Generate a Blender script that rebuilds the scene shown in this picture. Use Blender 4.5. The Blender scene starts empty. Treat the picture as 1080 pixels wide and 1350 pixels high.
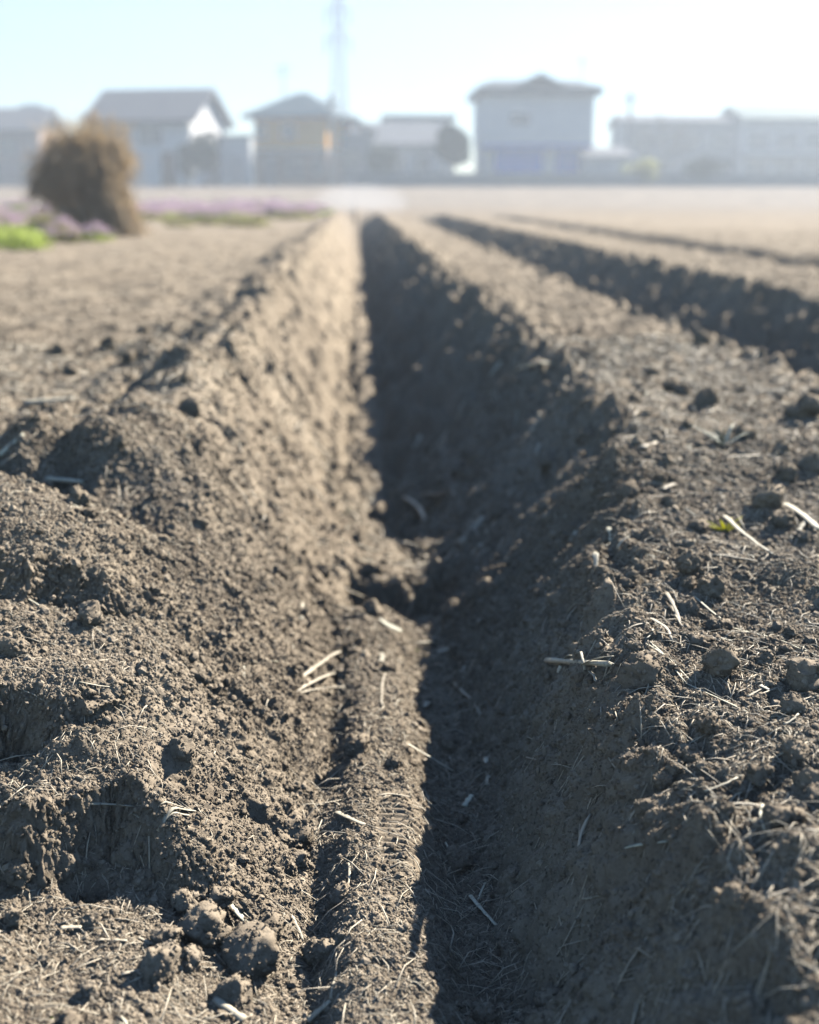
import bpy, bmesh, math, random
import numpy as np
from mathutils import Vector, Matrix, noise as mnoise, Euler
rng = np.random.default_rng(7)
random.seed(7)
scene = bpy.context.scene
COL = scene.collection
R = math.radians

# ------------------------------------------------------------------ camera
FPX, CX, CY = 1600.0, 540.0, 675.0            # focal length and centre in photo pixels (1080 x 1350)
CAMZ = 0.377
PITCH = math.atan(417 / 1600)
YAW = math.atan(72 / 1600 * math.cos(PITCH))
fwd = Vector((math.sin(YAW) * math.cos(PITCH), math.cos(YAW) * math.cos(PITCH), -math.sin(PITCH)))
rgt = Vector((math.cos(YAW), -math.sin(YAW), 0))
up = rgt.cross(fwd)
CAM = Vector((0, 0, CAMZ))
cd = bpy.data.cameras.new('camera')
cam = bpy.data.objects.new('camera', cd)
COL.objects.link(cam)
cam.matrix_world = Matrix(((rgt.x, up.x, -fwd.x, 0), (rgt.y, up.y, -fwd.y, 0), (rgt.z, up.z, -fwd.z, CAMZ), (0, 0, 0, 1)))
cd.sensor_fit = 'HORIZONTAL'
cd.sensor_width = 36
cd.lens = 36 * FPX / 1080
cd.clip_start = 0.02
cd.clip_end = 3000
cd.dof.use_dof = True
cd.dof.focus_distance = 1.1
cd.dof.aperture_fstop = 5.0
scene.camera = cam


def ray(px, py):
    return (fwd + rgt * ((px - CX) / FPX) + up * (-(py - CY) / FPX)).normalized()


def at(px, py, Y):
    d = ray(px, py)
    return CAM + d * (Y / d.y)


# ------------------------------------------------------------------ noise
def _hash(ix, iy, seed):
    h = (ix.astype(np.uint32) * np.uint32(374761393)) ^ (iy.astype(np.uint32) * np.uint32(668265263)) ^ np.uint32((seed * 2246822519) & 0xffffffff)
    h = (h ^ (h >> np.uint32(13))) * np.uint32(1274126177)
    return h ^ (h >> np.uint32(16))


def perlin(x, y, seed=0):
    x = np.asarray(x, np.float32); y = np.asarray(y, np.float32)
    fx = np.floor(x); fy = np.floor(y)
    ix = fx.astype(np.int32); iy = fy.astype(np.int32)
    u = x - fx; v = y - fy

    def g(i, j, du, dv):
        a = _hash(i, j, seed).astype(np.float32) * np.float32(2 * math.pi / 4294967296.0)
        return np.cos(a) * du + np.sin(a) * dv
    n00 = g(ix, iy, u, v); n10 = g(ix + 1, iy, u - 1, v)
    n01 = g(ix, iy + 1, u, v - 1); n11 = g(ix + 1, iy + 1, u - 1, v - 1)
    su = u * u * u * (u * (u * 6 - 15) + 10); sv = v * v * v * (v * (v * 6 - 15) + 10)
    a = n00 + su * (n10 - n00); b = n01 + su * (n11 - n01)
    return (a + sv * (b - a)) * 1.5


def domes(x, y, seed, fill=0.9, rmin=0.35, rmax=0.62):
    """rounded lumps at jittered cell points, height 0..1 in units of the cell"""
    x = np.asarray(x, np.float32); y = np.asarray(y, np.float32)
    ix = np.floor(x).astype(np.int32); iy = np.floor(y).astype(np.int32)
    best = np.zeros_like(x)
    for dx in (-1, 0, 1):
        for dy in (-1, 0, 1):
            cx = ix + dx; cy = iy + dy
            h1 = _hash(cx, cy, seed).astype(np.float32) / 4294967296.0
            h2 = _hash(cx, cy, seed + 17).astype(np.float32) / 4294967296.0
            h3 = _hash(cx, cy, seed + 31).astype(np.float32) / 4294967296.0
            r = np.where(h3 < fill, rmin + (rmax - rmin) * (h3 / fill) ** 2, 0.0001)
            d2 = ((x - cx - h1) ** 2 + (y - cy - h2) ** 2) / (r * r)
            best = np.maximum(best, r * np.sqrt(np.maximum(0, 1 - d2)))
    return best


def sstep(a, b, x):
    t = np.clip((x - a) / (b - a), 0, 1)
    return t * t * (3 - 2 * t)


# ------------------------------------------------------------------ base shape of the trench
FARP = [(-3, 0), (-.62, 0.0), (-.43, .022), (-.345, .05), (-.285, .015), (0.0, -.42), (.09, -.43), (.465, .012), (.52, .02), (.62, .005), (.84, 0.0)]
def sec(left, toe=-.255, ft=-.27):
    """one cross-section: four points of the left bank, both toes; the right bank is filled in below"""
    return [(-3, left[0][1])] + left + [(-.055, toe), (.125, ft), (.25, -.1), (.3, -.1), (.6, -.05), (.84, 0)]


ST = {   # distance along the furrow -> (x, z) section, always 11 points
    0.10: sec([(-.62, -.20), (-.45, -.20), (-.30, -.20), (-.15, -.21)], -.25),
    0.905: sec([(-.62, -.178), (-.45, -.178), (-.31, -.178), (-.17, -.195)], -.25),
    0.94: sec([(-.62, -.178), (-.45, -.172), (-.31, -.135), (-.20, -.12)]),
    1.03: sec([(-.62, -.125), (-.45, -.12), (-.33, -.115), (-.21, -.10)]),
    1.065: sec([(-.62, -.048), (-.45, -.048), (-.35, -.058), (-.22, -.088)]),
    1.14: sec([(-.62, -.045), (-.45, -.045), (-.33, -.055), (-.22, -.083)]),
    1.235: sec([(-.62, -.04), (-.45, -.04), (-.33, -.048), (-.22, -.078)]),
    1.275: sec([(-.62, .018), (-.45, .022), (-.35, .006), (-.21, -.075)]),
    1.36: sec([(-.62, .02), (-.45, .034), (-.33, .016), (-.205, -.075)]),
    1.45: sec([(-.62, .015), (-.45, .034), (-.325, .024), (-.20, -.07)]),
    1.53: sec([(-.62, -.03), (-.45, -.06), (-.36, -.06), (-.225, -.05)], -.26),
    1.66: sec([(-.62, .0), (-.45, -.04), (-.38, -.045), (-.25, -.01)], -.26),
    1.76: sec([(-.62, .01), (-.45, .032), (-.37, .03), (-.27, .0)], -.262),
    2.10: [(-3, 0), (-.62, 0), (-.43, .012), (-.33, .03), (-.275, .012), (-.02, -.325), (.115, -.335), (.42, .004), (.47, .012), (.61, 0), (.84, 0)],
    2.70: FARP, 26.0: FARP,
}
for _y, _s in ST.items():            # right bank: a rounded, slumped crest near by
    if _y < 2:
        _t = max(0, _y - 1.1) * .065; _s[5] = (_s[5][0], _s[5][1] - _t); _s[6] = (_s[6][0], _s[6][1] - _t)
        _x = float(np.interp(_y, [.1, .73, .83, .95, 1.1, 1.25, 1.45, 1.8, 2.1], [.29, .27, .245, .22, .232, .255, .29, .35, .42]))
        _z = float(np.interp(_y, [.1, .73, .83, .95, 1.1, 1.25, 1.45, 1.8, 2.1], [-.095, -.09, -.078, -.062, -.055, -.045, -.035, -.01, 0]))
        _s[7] = (_x, _z); _s[8] = (_x + .04, _z + .012); _s[9] = (.60, _z * 1.0 - .004); _s[10] = (.84, _z * .3)
SY = sorted(ST)
SX = np.array([[p[0] for p in ST[y]] for y in SY]); SZ = np.array([[p[1] for p in ST[y]] for y in SY])
UX = np.arange(-3.0, 6.0, 0.01)
_k = np.exp(-0.5 * (np.arange(-5, 6) / 1.6) ** 2); _k /= _k.sum()
PROF2 = ([.85, .89, .93, 1.24, 1.37, 1.74, 1.80, 1.92, 2.25, 2.32, 2.37, 2.66, 2.76, 3.02, 3.1, 9], [0, .008, 0, -.36, -.365, .005, .02, 0, 0, .015, 0, -.2, -.2, .0, .012, 0])


def rows_base(Y, X):
    """base height on the tensor grid Y x X"""
    out = np.zeros((len(Y), len(X)), np.float32)
    bul = (.042 * perlin(Y * 1.9, Y * 0 + .5, 5) + .022 * perlin(Y * 4.6, Y * 0 + .5, 6)) * sstep(.9, 2.2, Y)
    wob = 0.014 * perlin(Y * .9, Y * 0 + .5, 3) + 0.02 * perlin(Y * .35, Y * 0 + .5, 4)
    for i, y in enumerate(Y):
        xs = np.array([np.interp(y, SY, SX[:, k]) for k in range(11)])
        zs = np.array([np.interp(y, SY, SZ[:, k]) for k in range(11)])
        xs[7:9] += bul[i]
        xx = np.concatenate([xs[:-1], PROF2[0]]); zz = np.concatenate([zs[:-1], PROF2[1]])
        fade = float(1 - sstep(24, 27, np.float32(y)))
        w = wob[i] * (1 if y > 2 else (y / 2) ** 2)
        prof = np.interp(UX, xx + w, zz) * fade
        prof = np.convolve(np.pad(prof, 5, mode='edge'), _k, mode='valid')
        out[i] = np.interp(X, UX, prof)
    # the ledges of the left bank wander instead of running straight
    sh = (.045 * perlin(X * 6.5, X * 0 + .4, 17) + .022 * perlin(X * 16, X * 0 + .4, 18) + .12 * (X + .25)) * (1 - sstep(-.16, -.08, X)) * (X > -.8)
    for j in np.nonzero(np.abs(sh) > 1e-4)[0]:
        out[:, j] = np.interp(Y + sh[j] * np.clip(2.2 - Y, 0, 1), Y, out[:, j])
    return out


def terrain(Y, X, fine=True):
    base = rows_base(Y, X)
    XX, YY = np.meshgrid(X.astype(np.float32), Y.astype(np.float32))
    z = base.copy()
    gx = np.gradient(base, X, axis=1)
    slope = np.clip(np.abs(gx), 0, 1.6)
    wall = sstep(.35, .75, slope)
    inside = sstep(-.06, -.2, base)
    # raised strip of packed soil along the trench floor
    cx = 0.022 + 0.010 * perlin(YY * 2.3, YY * 0 + .3, 8) + .012 * sstep(1.6, 3, YY)
    hw = 0.046 + .006 * perlin(YY * 5, YY * 0 + .1, 9)
    hs = np.interp(Y, [.2, 1.0, 1.6, 1.9, 1.98, 2.06, 2.4, 2.8, 3.2, 6, 8], [.050, .048, .044, .036, .0, .0, .04, .07, .085, .08, .05]).astype(np.float32)[:, None]
    hs = hs * np.clip(.85 + .9 * sstep(2.2, 2.8, YY) * perlin(YY * 3.3, YY * 0 + .7, 16), .25, 1.4)
    strip = hs * (1 - sstep(hw * .45, hw * 1.6, np.abs(XX - cx) + .008 * perlin(XX * 22, YY * 22, 14)))
    tread_zone = (sstep(.97, 1.03, YY) - sstep(1.10, 1.18, YY)) * sstep(.010, .022, XX) * (1 - sstep(.064, .074, XX))
    ph = (YY * 1.0 + .35 * (XX - .05) + 6 * (XX - .055) ** 2) / .0105
    tread = tread_zone * (.0021 + .0014 * perlin(XX * 40, YY * 25, 15)) * np.sin(ph * 2 * math.pi)
    # step across the floor that throws the dark band
    fl = sstep(-.09, -.01, XX) * (1 - sstep(.10, .22, XX))
    edge = 2.05 + .05 * perlin(XX * 9, XX * 0 + .2, 12) + .025 * perlin(XX * 30, YY * 30, 13) + .25 * (XX - .04) ** 2
    step = fl * (.04 * sstep(edge, edge + .06, YY) * (1 - sstep(2.3, 2.75, YY)) - .03 * sstep(edge - .17, edge - .02, YY) * (1 - sstep(edge, edge + .03, YY)))
    z += strip + step
    # broken lumps along the left bank and gentle unevenness elsewhere
    mid = sstep(1.5, 1.8, YY)
    bank = np.exp(-((XX + .42) / .12) ** 2) * mid
    z += bank * .045 * perlin(XX * 5, YY * 3.2, 21) + bank * .05 * (np.abs(perlin(XX * 7, YY * 5, 22)) - .2) + bank * .02 * perlin(XX * 14, YY * 12, 25)
    rb = np.exp(-((XX - np.interp(Y, SY, SX[:, 7])[:, None] - .02) / .07) ** 2)
    z += rb * .03 * (np.abs(perlin(XX * 20, YY * 16, 26)) - .2) + rb * .028 * perlin(XX * 5, YY * 3.3, 23) + rb * .012 * perlin(XX * 14, YY * 11, 24)
    outside = 1 - inside
    far = sstep(2.5, 6, YY)
    z += outside * (.010 + .006 * far) * perlin(XX * 3.1, YY * 3.1, 31) + .012 * outside * perlin(XX * 6.5, YY * 6.5, 32)
    z += .004 * perlin(XX * 13, YY * 13, 33)
    dist = np.clip(YY, .6, 60)
    flatm = np.clip(1 - .25 * wall, .2, 1)
    tz = np.clip(1 - tread_zone * .92, 0, 1)
    onstrip = np.clip(1 - 10 * strip, .45, 1)
    lump = np.clip(.55 + .9 * perlin(XX * 4.3, YY * 4.3, 41), .1, 1.3)
    d = .65 * domes(XX / .055, YY / .055, 51, .3, .15, .5) * .055 * .55 * lump * flatm
    d += domes(XX / .026, YY / .026, 52, .45, .15, .55) * .026 * .45 * lump * flatm
    d += domes(XX / .0125 + .3 * perlin(XX * 60, YY * 60, 60), YY / .0125, 53, .6, .2, .55) * .0125 * .6 * np.clip(lump + .1, 0, 1) * (.45 + .55 * flatm)
    m = np.abs(perlin(XX * 24, YY * 24, 54)) * .0065 * lump * flatm
    m += np.abs(perlin(XX * 48, YY * 48, 55)) * .0042 * (.4 + .6 * flatm)
    soft = 1 - .55 * sstep(1.5, 3.2, YY) * (1 - wall)
    z += (d + m) * tz * onstrip * soft
    if fine:
        z += (np.abs(perlin(XX * 95, YY * 95, 56)) * .0024 + perlin(XX * 190, YY * 190, 57) * .0010) * tz
        z += domes(XX / .0062, YY / .0062, 58, .6, .2, .55) * .0062 * .55 * tz * np.clip(perlin(XX * 18, YY * 18, 59) + .75, 0, 1)
        z += domes(XX / .0036, YY / .0036, 68, .7, .2, .55) * .0036 * .6 * tz
    # scratches that run down the banks
    sk = XX * np.where(XX > .05, 22, -14)
    z += (1 + 1.3 * sstep(1.8, 4, YY)) * wall * (.010 + np.maximum(sstep(.0, .12, XX), 1.2 * sstep(1.5, 2.5, YY)) * .022) * (np.abs(perlin(XX * 12, YY * 11, 64)) - .2) + (1 + 1.3 * sstep(1.8, 4, YY)) * wall * .014 * (np.abs(perlin(XX * 26, YY * 21, 66)) - .2)
    z += wall * (.0042 * perlin(YY * 62 + sk, XX * 9, 61) + .0024 * perlin(YY * 130 + 2 * sk, XX * 18, 62) + .010 * perlin(YY * 17 + sk * .5, XX * 7, 63))
    # holes in the left slope
    pits = -.009 * (1 + 1.6 * sstep(1.6, 2.6, YY)) * sstep(.34, .58, perlin(XX * 17, YY * 15, 65)) * (XX < 0) * (.35 + wall) * sstep(1.2, 1.7, YY)
    z += pits
    z += tread
    # hand-placed hollows and humps: x, y, radius x, radius y, height
    for (hx, hy, rx, ry, hh) in HUMPS:
        z += hh * np.exp(-((XX - hx) / rx) ** 2 - ((YY - hy) / ry) ** 2)
    # land rises gently behind the field
    z += .85 * sstep(48, 72, YY)
    z += sstep(26, 40, YY) * .02 * perlin(XX * .4, YY * .4, 71)
    return z


HUMPS = [(-.28, .93, .035, .02, .022), (-.235, .915, .018, .014, -.03), (-.15, .925, .025, .015, .016), (-.36, .95, .028, .022, -.035), (-.41, .92, .03, .03, .03), (-.31, 1.045, .03, .02, -.022), (-.40, 1.04, .03, .025, .02), (-.25, 1.02, .03, .02, .014),
         (-.30, .80, .05, .03, .008), (-.36, .74, .06, .04, .012), (-.16, .72, .04, .03, .008), (-.20, .96, .03, .03, .010), (-.145, .955, .03, .025, .008),
         (-.27, 1.10, .05, .03, .010), (-.38, 1.20, .05, .04, .012), (-.42, 1.27, .09, .025, -.022), (-.165, 1.22, .022, .022, -.016), (-.10, 1.16, .014, .012, -.012),
         (.36, .86, .06, .05, .010), (.33, .74, .05, .05, .014), (.40, 1.02, .05, .04, .010), (.50, 1.3, .08, .08, .012), (.38, 1.16, .05, .04, -.012),
         (-.44, 1.70, .10, .05, -.03), (-.33, 2.4, .08, .10, .03), (-.36, 3.1, .08, .12, .03), (-.5, 2.2, .10, .08, -.03), (-.52, 2.75, .10, .1, -.03), (-.47, 3.9, .1, .2, -.035)]

# near block and far block of the one field sheet
def spread(lo, hi, step, end_lo, end_hi, r):
    xs = list(np.arange(lo, hi + 1e-6, step))
    s = step; x = xs[-1]; right = []
    while x < end_hi:
        s *= r; x += s; right.append(x)
    s = step; x = xs[0]; left = []
    while x > end_lo:
        s *= r; x -= s; left.append(x)
    return np.array(left[::-1] + xs + right)


nX = spread(-.44, .48, .0015, -2.8, 4.5, 1.025)
nY = spread(.60, 1.55, .0016, -1.6, 3.3, 1.005)
nZ = terrain(nY, nX)
fX = spread(-.75, 2.2, .0075, -150, 150, 1.045)
_y = [3.22]
while _y[-1] < 150:
    _y.append(_y[-1] + max(.008, .0036 * (_y[-1] - 1) * (1 if _y[-1] < 40 else 4)))
fY = np.array(_y)
fZ = terrain(fY, fX, False)
fZ[0] -= .03


def bil(X, Y, Z, x, y):
    i = np.clip(np.searchsorted(X, x) - 1, 0, len(X) - 2); j = np.clip(np.searchsorted(Y, y) - 1, 0, len(Y) - 2)
    u = np.clip((x - X[i]) / (X[i + 1] - X[i]), 0, 1); v = np.clip((y - Y[j]) / (Y[j + 1] - Y[j]), 0, 1)
    return (Z[j, i] * (1 - u) + Z[j, i + 1] * u) * (1 - v) + (Z[j + 1, i] * (1 - u) + Z[j + 1, i + 1] * u) * v


def ground(x, y):
    x = np.asarray(x, float); y = np.asarray(y, float)
    return np.where((y < 3.26) & (x > nX[0]) & (x < nX[-1]), bil(nX, nY, nZ, x, y), bil(fX, fY, fZ, x, y))


def hit(px, py):
    d = ray(px, py)
    t = np.concatenate([np.arange(.45, 4, .002), np.arange(4, 60, .02)])
    x = CAM.x + d.x * t; y = CAM.y + d.y * t; z = CAM.z + d.z * t
    below = np.nonzero(z < ground(x, y))[0]
    k = below[0] if len(below) else len(t) - 1
    return Vector((x[k], y[k], z[k]))


# ------------------------------------------------------------------ materials
def mat(name):
    m = bpy.data.materials.new(name); m.use_nodes = True
    nt = m.node_tree
    return m, nt, nt.nodes['Principled BSDF']


def N(nt, t, **kw):
    n = nt.nodes.new(t)
    for k, v in kw.items():
        setattr(n, k, v)
    return n


def ramp(nt, fac, stops):
    r = N(nt, 'ShaderNodeValToRGB')
    e = r.color_ramp.elements
    while len(e) < len(stops):
        e.new(.5)
    for q, (p, c) in zip(e, stops):
        q.position = p; q.color = (*c, 1)
    nt.links.new(fac, r.inputs[0])
    return r.outputs[0]


def noise_node(nt, vec, scale, detail=4, rough=.6):
    n = N(nt, 'ShaderNodeTexNoise')
    n.inputs['Scale'].default_value = scale; n.inputs['Detail'].default_value = detail; n.inputs['Roughness'].default_value = rough
    nt.links.new(vec, n.inputs['Vector'])
    return n.outputs[0]


def soil_material(name, crumbs=False):
    m, nt, b = mat(name)
    g = N(nt, 'ShaderNodeNewGeometry')
    pos = g.outputs['Position']
    n1 = noise_node(nt, pos, 2.3, 6, .65); n2 = noise_node(nt, pos, 60, 5, .7); n3 = noise_node(nt, pos, 420, 2, .7)
    mx = N(nt, 'ShaderNodeMath', operation='MULTIPLY_ADD'); nt.links.new(n1, mx.inputs[0]); mx.inputs[1].default_value = .45
    a2 = N(nt, 'ShaderNodeMath', operation='MULTIPLY'); nt.links.new(n2, a2.inputs[0]); a2.inputs[1].default_value = .35
    nt.links.new(a2.outputs[0], mx.inputs[2])
    s = N(nt, 'ShaderNodeMath', operation='MULTIPLY_ADD'); nt.links.new(n3, s.inputs[0]); s.inputs[1].default_value = .25; nt.links.new(mx.outputs[0], s.inputs[2])
    fac = s.outputs[0]
    if crumbs:
        oi = N(nt, 'ShaderNodeObjectInfo')
        q = N(nt, 'ShaderNodeMath', operation='MULTIPLY_ADD'); nt.links.new(oi.outputs['Random'], q.inputs[0]); q.inputs[1].default_value = .22
        q2 = N(nt, 'ShaderNodeMath', operation='SUBTRACT'); nt.links.new(fac, q2.inputs[0]); q2.inputs[1].default_value = .11
        nt.links.new(q2.outputs[0], q.inputs[2]); fac = q.outputs[0]
    c = ramp(nt, fac, [(.32, SOIL[0]), (.52, SOIL[1]), (.72, SOIL[2])])
    if not crumbs:                                       # the fallow plot beyond the trenches is a greyer earth
        sx_ = N(nt, 'ShaderNodeSeparateXYZ'); nt.links.new(pos, sx_.inputs[0])
        nz = noise_node(nt, pos, .35, 4)
        ad = N(nt, 'ShaderNodeMath', operation='MULTIPLY_ADD'); nt.links.new(nz, ad.inputs[0]); ad.inputs[1].default_value = 14; nt.links.new(sx_.outputs['Y'], ad.inputs[2])
        mr = N(nt, 'ShaderNodeMapRange'); mr.inputs[1].default_value = 16; mr.inputs[2].default_value = 46; nt.links.new(ad.outputs[0], mr.inputs[0])
        far = ramp(nt, noise_node(nt, pos, .9, 6, .7), [(.3, (.17, .14, .108)), (.5, (.265, .22, .172)), (.7, (.36, .30, .235))])
        mx2 = N(nt, 'ShaderNodeMix', data_type='RGBA'); nt.links.new(mr.outputs[0], mx2.inputs['Factor']); nt.links.new(c, mx2.inputs['A']); nt.links.new(far, mx2.inputs['B']); c = mx2.outputs['Result']
    nt.links.new(c, b.inputs['Base Color'])
    b.inputs['Roughness'].default_value = .95
    b.inputs['Specular IOR Level'].default_value = .12
    bp = N(nt, 'ShaderNodeBump'); bp.inputs['Strength'].default_value = .6; bp.inputs['Distance'].default_value = .0016
    nb = noise_node(nt, pos, 700, 3, .7)
    nt.links.new(nb, bp.inputs['Height']); nt.links.new(bp.outputs[0], b.inputs['Normal'])
    return m


HAZE = .0038
SOIL = [(.178, .142, .102), (.345, .281, .203), (.55, .456, .337)]
M_SOIL = soil_material('tilled_soil')
M_CRUMB = soil_material('soil_crumb', True)


def plain(name, col, rough=.8, var=.25, scale=8, spec=.3, coord='Object', translucent=0):
    m, nt, b = mat(name)
    tc = N(nt, 'ShaderNodeTexCoord')
    n = noise_node(nt, tc.outputs[coord], scale, 4)
    lo = tuple(v * (1 - var) for v in col); hi = tuple(min(1, v * (1 + var)) for v in col)
    nt.links.new(ramp(nt, n, [(.3, lo), (.7, hi)]), b.inputs['Base Color'])
    b.inputs['Roughness'].default_value = rough
    b.inputs['Specular IOR Level'].default_value = spec
    if translucent:
        tr = N(nt, 'ShaderNodeBsdfTranslucent'); tr.inputs[0].default_value = (*[min(1, v * 1.4) for v in col], 1)
        mx = N(nt, 'ShaderNodeMixShader'); mx.inputs[0].default_value = translucent
        nt.links.new(b.outputs[0], mx.inputs[1]); nt.links.new(tr.outputs[0], mx.inputs[2]); nt.links.new(mx.outputs[0], nt.nodes['Material Output'].inputs['Surface'])
    return m


def straw_material(name, col):
    m, nt, b = mat(name)
    oi = N(nt, 'ShaderNodeObjectInfo'); tc = N(nt, 'ShaderNodeTexCoord')
    n = noise_node(nt, tc.outputs['Object'], 160, 3)
    a = N(nt, 'ShaderNodeMath', operation='MULTIPLY_ADD'); nt.links.new(oi.outputs['Random'], a.inputs[0]); a.inputs[1].default_value = .5
    h = N(nt, 'ShaderNodeMath', operation='MULTIPLY'); nt.links.new(n, h.inputs[0]); h.inputs[1].default_value = .5
    nt.links.new(h.outputs[0], a.inputs[2])
    dn = noise_node(nt, tc.outputs['Object'], 330, 4, .75)
    nt.links.new(ramp(nt, a.outputs[0], [(.1, tuple(v * .6 for v in col)), (.5, col), (.9, tuple(min(.9, v * 1.35) for v in col))]), b.inputs['Base Color'])
    cr = b.inputs['Base Color'].links[0].from_socket
    mix = N(nt, 'ShaderNodeMix', data_type='RGBA'); nt.links.new(cr, mix.inputs['A']); mix.inputs['B'].default_value = (.24, .185, .135, 1)      # soil clinging to it
    fr = ramp(nt, dn, [(.52, (0, 0, 0)), (.68, (.75, .75, .75))]); nt.links.new(fr, mix.inputs['Factor']); nt.links.new(mix.outputs['Result'], b.inputs['Base Color'])
    b.inputs['Roughness'].default_value = .6
    return m


M_STRAW = straw_material('dry_straw', (.62, .54, .40))
M_PALE = straw_material('bleached_straw', (.74, .67, .50))
M_BROWN = straw_material('brown_root', (.30, .21, .13))
M_LEAF = plain('seedling_leaf', (.42, .52, .10), .5, .2, 60)


# ------------------------------------------------------------------ object helpers
def tag(o, label=None, cat=None, group=None, kind=None):
    if label: o['label'] = label
    if cat: o['category'] = cat
    if group: o['group'] = group
    if kind: o['kind'] = kind
    return o


def mesh_obj(name, verts, faces, m, parent=None, smooth=False, loc=None):
    me = bpy.data.meshes.new(name)
    me.from_pydata([tuple(v) for v in verts], [], faces)
    if smooth:
        me.shade_smooth()
    me.materials.append(m)
    o = bpy.data.objects.new(name, me)
    COL.objects.link(o)
    if parent: o.parent = parent
    if loc is not None: o.location = loc
    return o


def empty(name, loc, rz=0):
    o = bpy.data.objects.new(name, None)
    COL.objects.link(o); o.location = loc; o.rotation_euler = (0, 0, rz); o.empty_display_size = .2
    return o


def np_mesh(name, V, Q, m, smooth=True):
    me = bpy.data.meshes.new(name)
    me.vertices.add(len(V)); me.vertices.foreach_set('co', V.astype(np.float32).ravel())
    me.loops.add(Q.size); me.loops.foreach_set('vertex_index', Q.astype(np.int32).ravel())
    me.polygons.add(len(Q)); me.polygons.foreach_set('loop_start', np.arange(0, Q.size, Q.shape[1], dtype=np.int32))
    me.update(calc_edges=True)
    if smooth: me.shade_smooth()
    me.materials.append(m)
    o = bpy.data.objects.new(name, me); COL.objects.link(o)
    return o


def grid(X, Y, Z, off=0):
    XX, YY = np.meshgrid(X, Y)
    V = np.stack([XX.ravel(), YY.ravel(), Z.ravel()], 1)
    w = len(X); h = len(Y)
    i = (np.arange(h - 1)[:, None] * w + np.arange(w - 1)[None]).ravel() + off
    return V, np.stack([i, i + 1, i + w + 1, i + w], 1)


# ------------------------------------------------------------------ the field
V1, Q1 = grid(nX, nY, nZ)
_b = rows_base(nY, nX)
_gy, _gx = np.gradient(_b, nY, nX)
_st = np.hypot(_gx, _gy); _w = sstep(.45, .9, _st).ravel()
_nx = (-_gx / np.maximum(_st, 1e-4)).ravel(); _ny = (-_gy / np.maximum(_st, 1e-4)).ravel()
_zz = _b.ravel(); _a = V1[:, 0] * _ny - V1[:, 1] * _nx        # along the face
_o = .013 * (np.abs(perlin(_a * 22, _zz * 26, 101)) - .15) + .009 * (np.abs(perlin(_a * 55, _zz * 60, 102)) - .15) + .005 * (np.abs(perlin(_a * 120, _zz * 130, 103)) - .15) + domes(_a / .005, _zz / .005, 105, .8, .2, .6) * .003 + domes(_a / .011, _zz / .011, 104, .5, .2, .6) * .003
OFX = (_nx * _o * _w).reshape(nZ.shape); OFY = (_ny * _o * _w).reshape(nZ.shape)
V1[:, 0] += OFX.ravel(); V1[:, 1] += OFY.ravel()
V2, Q2 = grid(fX, fY, fZ, len(V1))
# ground beside and behind the near block
sx = [-420, -60, -10, nX[0] + .02]
V3 = []; Q3 = []
def patch(x0, x1, y0, y1, nx=30, ny=30):
    X = np.linspace(x0, x1, nx); Y = np.linspace(y0, y1, ny)
    Z = np.interp(X, [-3, 3], [0, 0])[None, :].repeat(ny, 0) - .012
    return X, Y, Z
parts = [(V1, Q1), (V2, Q2)]; off = len(V1) + len(V2)
for a in ((-150, nX[0] + .02, -40, 3.25), (nX[-1] - .02, 150, -40, 3.25), (nX[0], nX[-1], -40, nY[0] + .02)):
    v, q = grid(*patch(*a), off); parts.append((v, q)); off += len(v)
field = np_mesh('field', np.concatenate([p[0] for p in parts]), np.concatenate([p[1] for p in parts]), M_SOIL)
tag(field, 'brown tilled field with deep planting trenches', None, None, 'structure')

# ------------------------------------------------------------------ crumbs: geometry-node scatter, one stuff object
def crumb_points(n):
    t = rng.random(n)
    y = np.where(rng.random(n) < .72, .55 * (1.9 / .55) ** t, 1.5 * (14 / 1.5) ** t)                        # density falls with distance
    x = (rng.random(n) - .5) * 2 * (.30 + .42 * y) + .05 * y
    keep = (perlin(x * 9, y * 9, 81) + .55 * perlin(x * 30, y * 30, 82) + .45) > rng.random(n) * .9 - .1
    keep |= rng.random(n) < .4
    x = x[keep]; y = y[keep]
    e = .012
    sl = np.abs(ground(x + e, y) - ground(x - e, y)) / (2 * e)
    keep = rng.random(len(x)) < 1 - .35 * sstep(1.5, 3.5, y)
    keep &= rng.random(len(x)) > sstep(.8, 2.0, sl) * .1
    tread = (y > 1.0) & (y < 1.15) & (x > .014) & (x < .072)
    keep &= ~(tread & (rng.random(len(x)) < .88))
    x = x[keep]; y = y[keep]
    u = rng.random(len(x))
    r = .0008 * np.clip(y, .9, 3.0) * (1 - u * .9985) ** (-.28)
    r = np.minimum(r, .0085 * 1)
    z = ground(x, y) + r * (-.25 + .55 * rng.random(len(x)))
    near = (y < nY[-1]) & (x > nX[0]) & (x < nX[-1])
    ox = np.where(near, bil(nX, nY, OFX, x, y), 0); oy = np.where(near, bil(nX, nY, OFY, x, y), 0)
    x = x + ox; y = y + oy
    return np.stack([x, y, z], 1), r


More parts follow.
